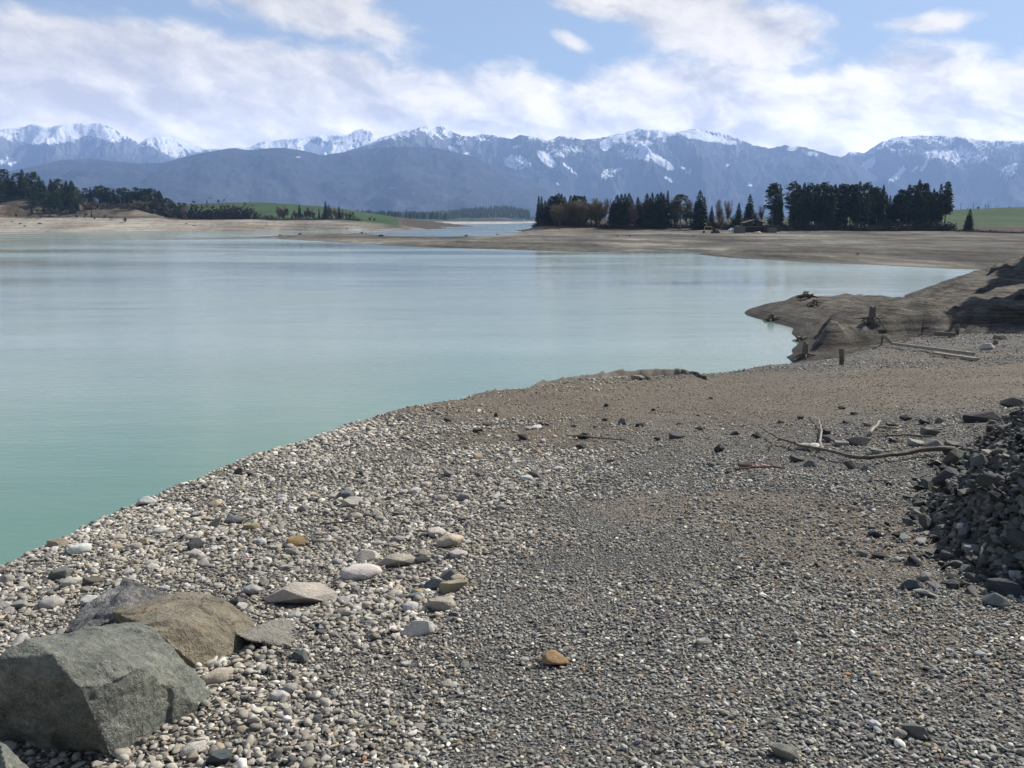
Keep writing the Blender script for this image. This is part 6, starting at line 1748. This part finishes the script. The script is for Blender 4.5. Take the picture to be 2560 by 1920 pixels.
def build_car():
    c = fpt(1834, 566, 380); zz = flat_z(c.x, 380)
    root = empty('parked_car', (c.x, 380, zz), 0.5); tag(root, 'white car parked between the bare trees and the boathouse', 'car')
    wp = simple_mat('white_paint', (0.80, 0.81, 0.82), 0.35, 0.02, 1)
    bm = bmesh.new()
    prof = [(-2.1, .35), (-2.1, .85), (-1.6, .95), (-1.1, 1.42), (0.7, 1.45), (1.3, 1.0), (2.05, .85), (2.1, .35)]
    L = [bm.verts.new((x, -.85, z)) for x, z in prof]; Rr = [bm.verts.new((x, .85, z)) for x, z in prof]
    bm.faces.new(L); bm.faces.new(Rr[::-1])
    for i in range(len(prof)): j = (i + 1) % len(prof); bm.faces.new((L[i], Rr[i], Rr[j], L[j]))
    bmesh.ops.recalc_face_normals(bm, faces=bm.faces); bmesh.ops.bevel(bm, geom=list(bm.edges), offset=.06, segments=2, affect='EDGES')
    mesh_obj('car_body', bm_mesh('car_body', bm), wp, root)
    gl = simple_mat('dark_glass', (0.03, 0.035, 0.04), 0.1, 0.05, 1)
    for y in (-.862, .862): boxm('window', -1.0, .65, y - .01, y + .01, 1.0, 1.34, gl, root)
    tyre = simple_mat('tyre_rubber', (0.02, 0.02, 0.02), 0.9, 0.1, 1)
    for x in (-1.3, 1.3):
        for y in (-.8, .8):
            bm = bmesh.new(); bmesh.ops.create_cone(bm, cap_ends=True, segments=16, radius1=.33, radius2=.33, depth=.22, matrix=Matrix.Translation((x, y, .33)) @ Matrix.Rotation(PI / 2, 4, 'X'))
            mesh_obj('wheel', bm_mesh('wheel', bm), tyre, root)
build_car()
def build_excavator():
    c = fpt(1776, 582, 352); zz = flat_z(c.x, 352); k = 352 / F
    root = empty('excavator', (c.x, 352, zz)); tag(root, 'yellow excavator with raised bent arm working on the mudflat', 'excavator')
    ye = simple_mat('yellow_paint', (0.25, 0.19, 0.06), 0.5, 0.15, 1); dk = simple_mat('dark_steel', (0.03, 0.03, 0.03), 0.7, 0.2, 1)
    for y in (-.95, .95):
        bm = bmesh.new(); n = 16; A = []; B = []
        for i in range(n):
            a = 2 * PI * i / n; x = 1.9 + 1.15 * (1 if math.cos(a) > 0 else -1) + .4 * math.cos(a); z = .42 + .4 * math.sin(a)
            A.append(bm.verts.new((x, y - .27, z))); B.append(bm.verts.new((x, y + .27, z)))
        bm.faces.new(A); bm.faces.new(B[::-1])
        for i in range(n): bm.faces.new((A[i], B[i], B[(i + 1) % n], A[(i + 1) % n]))
        bmesh.ops.recalc_face_normals(bm, faces=bm.faces); mesh_obj('track', bm_mesh('track', bm), dk, root)
    boxm('engine_cover', 1.9, 3.2, -1.1, 1.1, .95, 1.75, ye, root, 0.1)
    boxm('cab', 0.7, 1.7, -1.15, -0.1, .95, 2.45, dk, root, 0.06)
    boxm('turntable', 0.9, 2.9, -.9, .9, .78, .95, dk, root)
    def arm(nm, a, b, w): 
        o = timber(nm, root.location + Vector(a), root.location + Vector(b), w, w * 1.2, ye, None, parent=root); return o
    arm('boom', (1.3, 0.5, 1.5), (0.1, 0.5, 2.6), .38); arm('boom', (0.1, 0.5, 2.6), (-2.1, 0.5, 2.5), .34); arm('dipper_arm', (-2.0, 0.5, 2.6), (-2.5, 0.5, 0.9), .28)
    bm = bmesh.new()
    v = [bm.verts.new(q) for q in ((-2.75, .05, .95), (-2.2, .05, .95), (-2.1, .05, .3), (-2.7, .05, .1), (-3.0, .05, .5), (-2.75, .95, .95), (-2.2, .95, .95), (-2.1, .95, .3), (-2.7, .95, .1), (-3.0, .95, .5))]
    bm.faces.new(v[:5]); bm.faces.new(v[5:][::-1])
    for i in range(5): bm.faces.new((v[i], v[5 + i], v[5 + (i + 1) % 5], v[(i + 1) % 5]))
    bmesh.ops.recalc_face_normals(bm, faces=bm.faces); mesh_obj('bucket', bm_mesh('bucket', bm), dk, root)
build_excavator()
# small dark stones, stumps and clods on the far flats
for (px, py, Y, s, lab) in ((905, 584, 415, 2.2, 'dark lump on the middle spit, with a point'), (915, 582, 416, 1.6, 'darker clod beside the pointed lump on the middle spit'), (952, 591, 398, 2.4, 'low dark mound right of the lumps on the middle spit'), (1165, 590, 392, 2.6, 'single dark stone on the back edge of the middle spit'),
                            (1242, 586, 398, 1.6, 'small dark stone where the middle spit widens'), (1545, 595, 320, 1.3, 'dark stone above the little inlet, left'), (1574, 594, 320, 1.2, 'dark stone above the little inlet, right'), (1676, 590, 335, 0.9, 'small dark clod on the flat left of the excavator'),
                            (1699, 590, 335, 1.0, 'second small dark clod on the flat left of the excavator'), (1734, 594, 315, 0.9, 'small dark clod below the excavator'), (2143, 655, 172, 1.1, 'dark stone at the water line of the right flat'), (750, 586, 424, 1.6, 'dark clod near the tip of the middle spit'),
                            (700, 591, 420, 1.2, 'small dark clod at the tip of the middle spit'), (1949, 618, 235, 0.6, 'tiny dark clod in the middle of the right flat')):
    p = at_y(px, py, Y); z = flat_z(p.x, Y)
    stone('clod', HULL[int(px) % 14], (p.x, Y, z + s * 0.12), (s * 1.6, s, s), (0, 0, px * 0.7), (0.05, 0.043, 0.034), lab, 'clod')
for (px, py, Y, s) in ((465, 554, 672, 3), (485, 556, 668, 2.4), (500, 556, 668, 2), (560, 572, 660, 3), (572, 571, 660, 2.5), (660, 572, 670, 2), (868, 571, 705, 2.5), (798, 556, 740, 2), (30, 551, 625, 3), (50, 556, 618, 3), (62, 560, 612, 2.6), (215, 551, 645, 2), (253, 551, 650, 2), (100, 556, 622, 3)):
    p = at_y(px, py, Y); z = left_z(p.x, Y)
    stone('clod', HULL[int(px) % 14], (p.x, Y, z + 0.1), (s * 1.4, s, s * .7), (0, 0, px * 0.7), (0.05, 0.045, 0.036), 'dark clod or root stock on the pale band of the left shore', 'clod', 'dark clods on the left shore band')
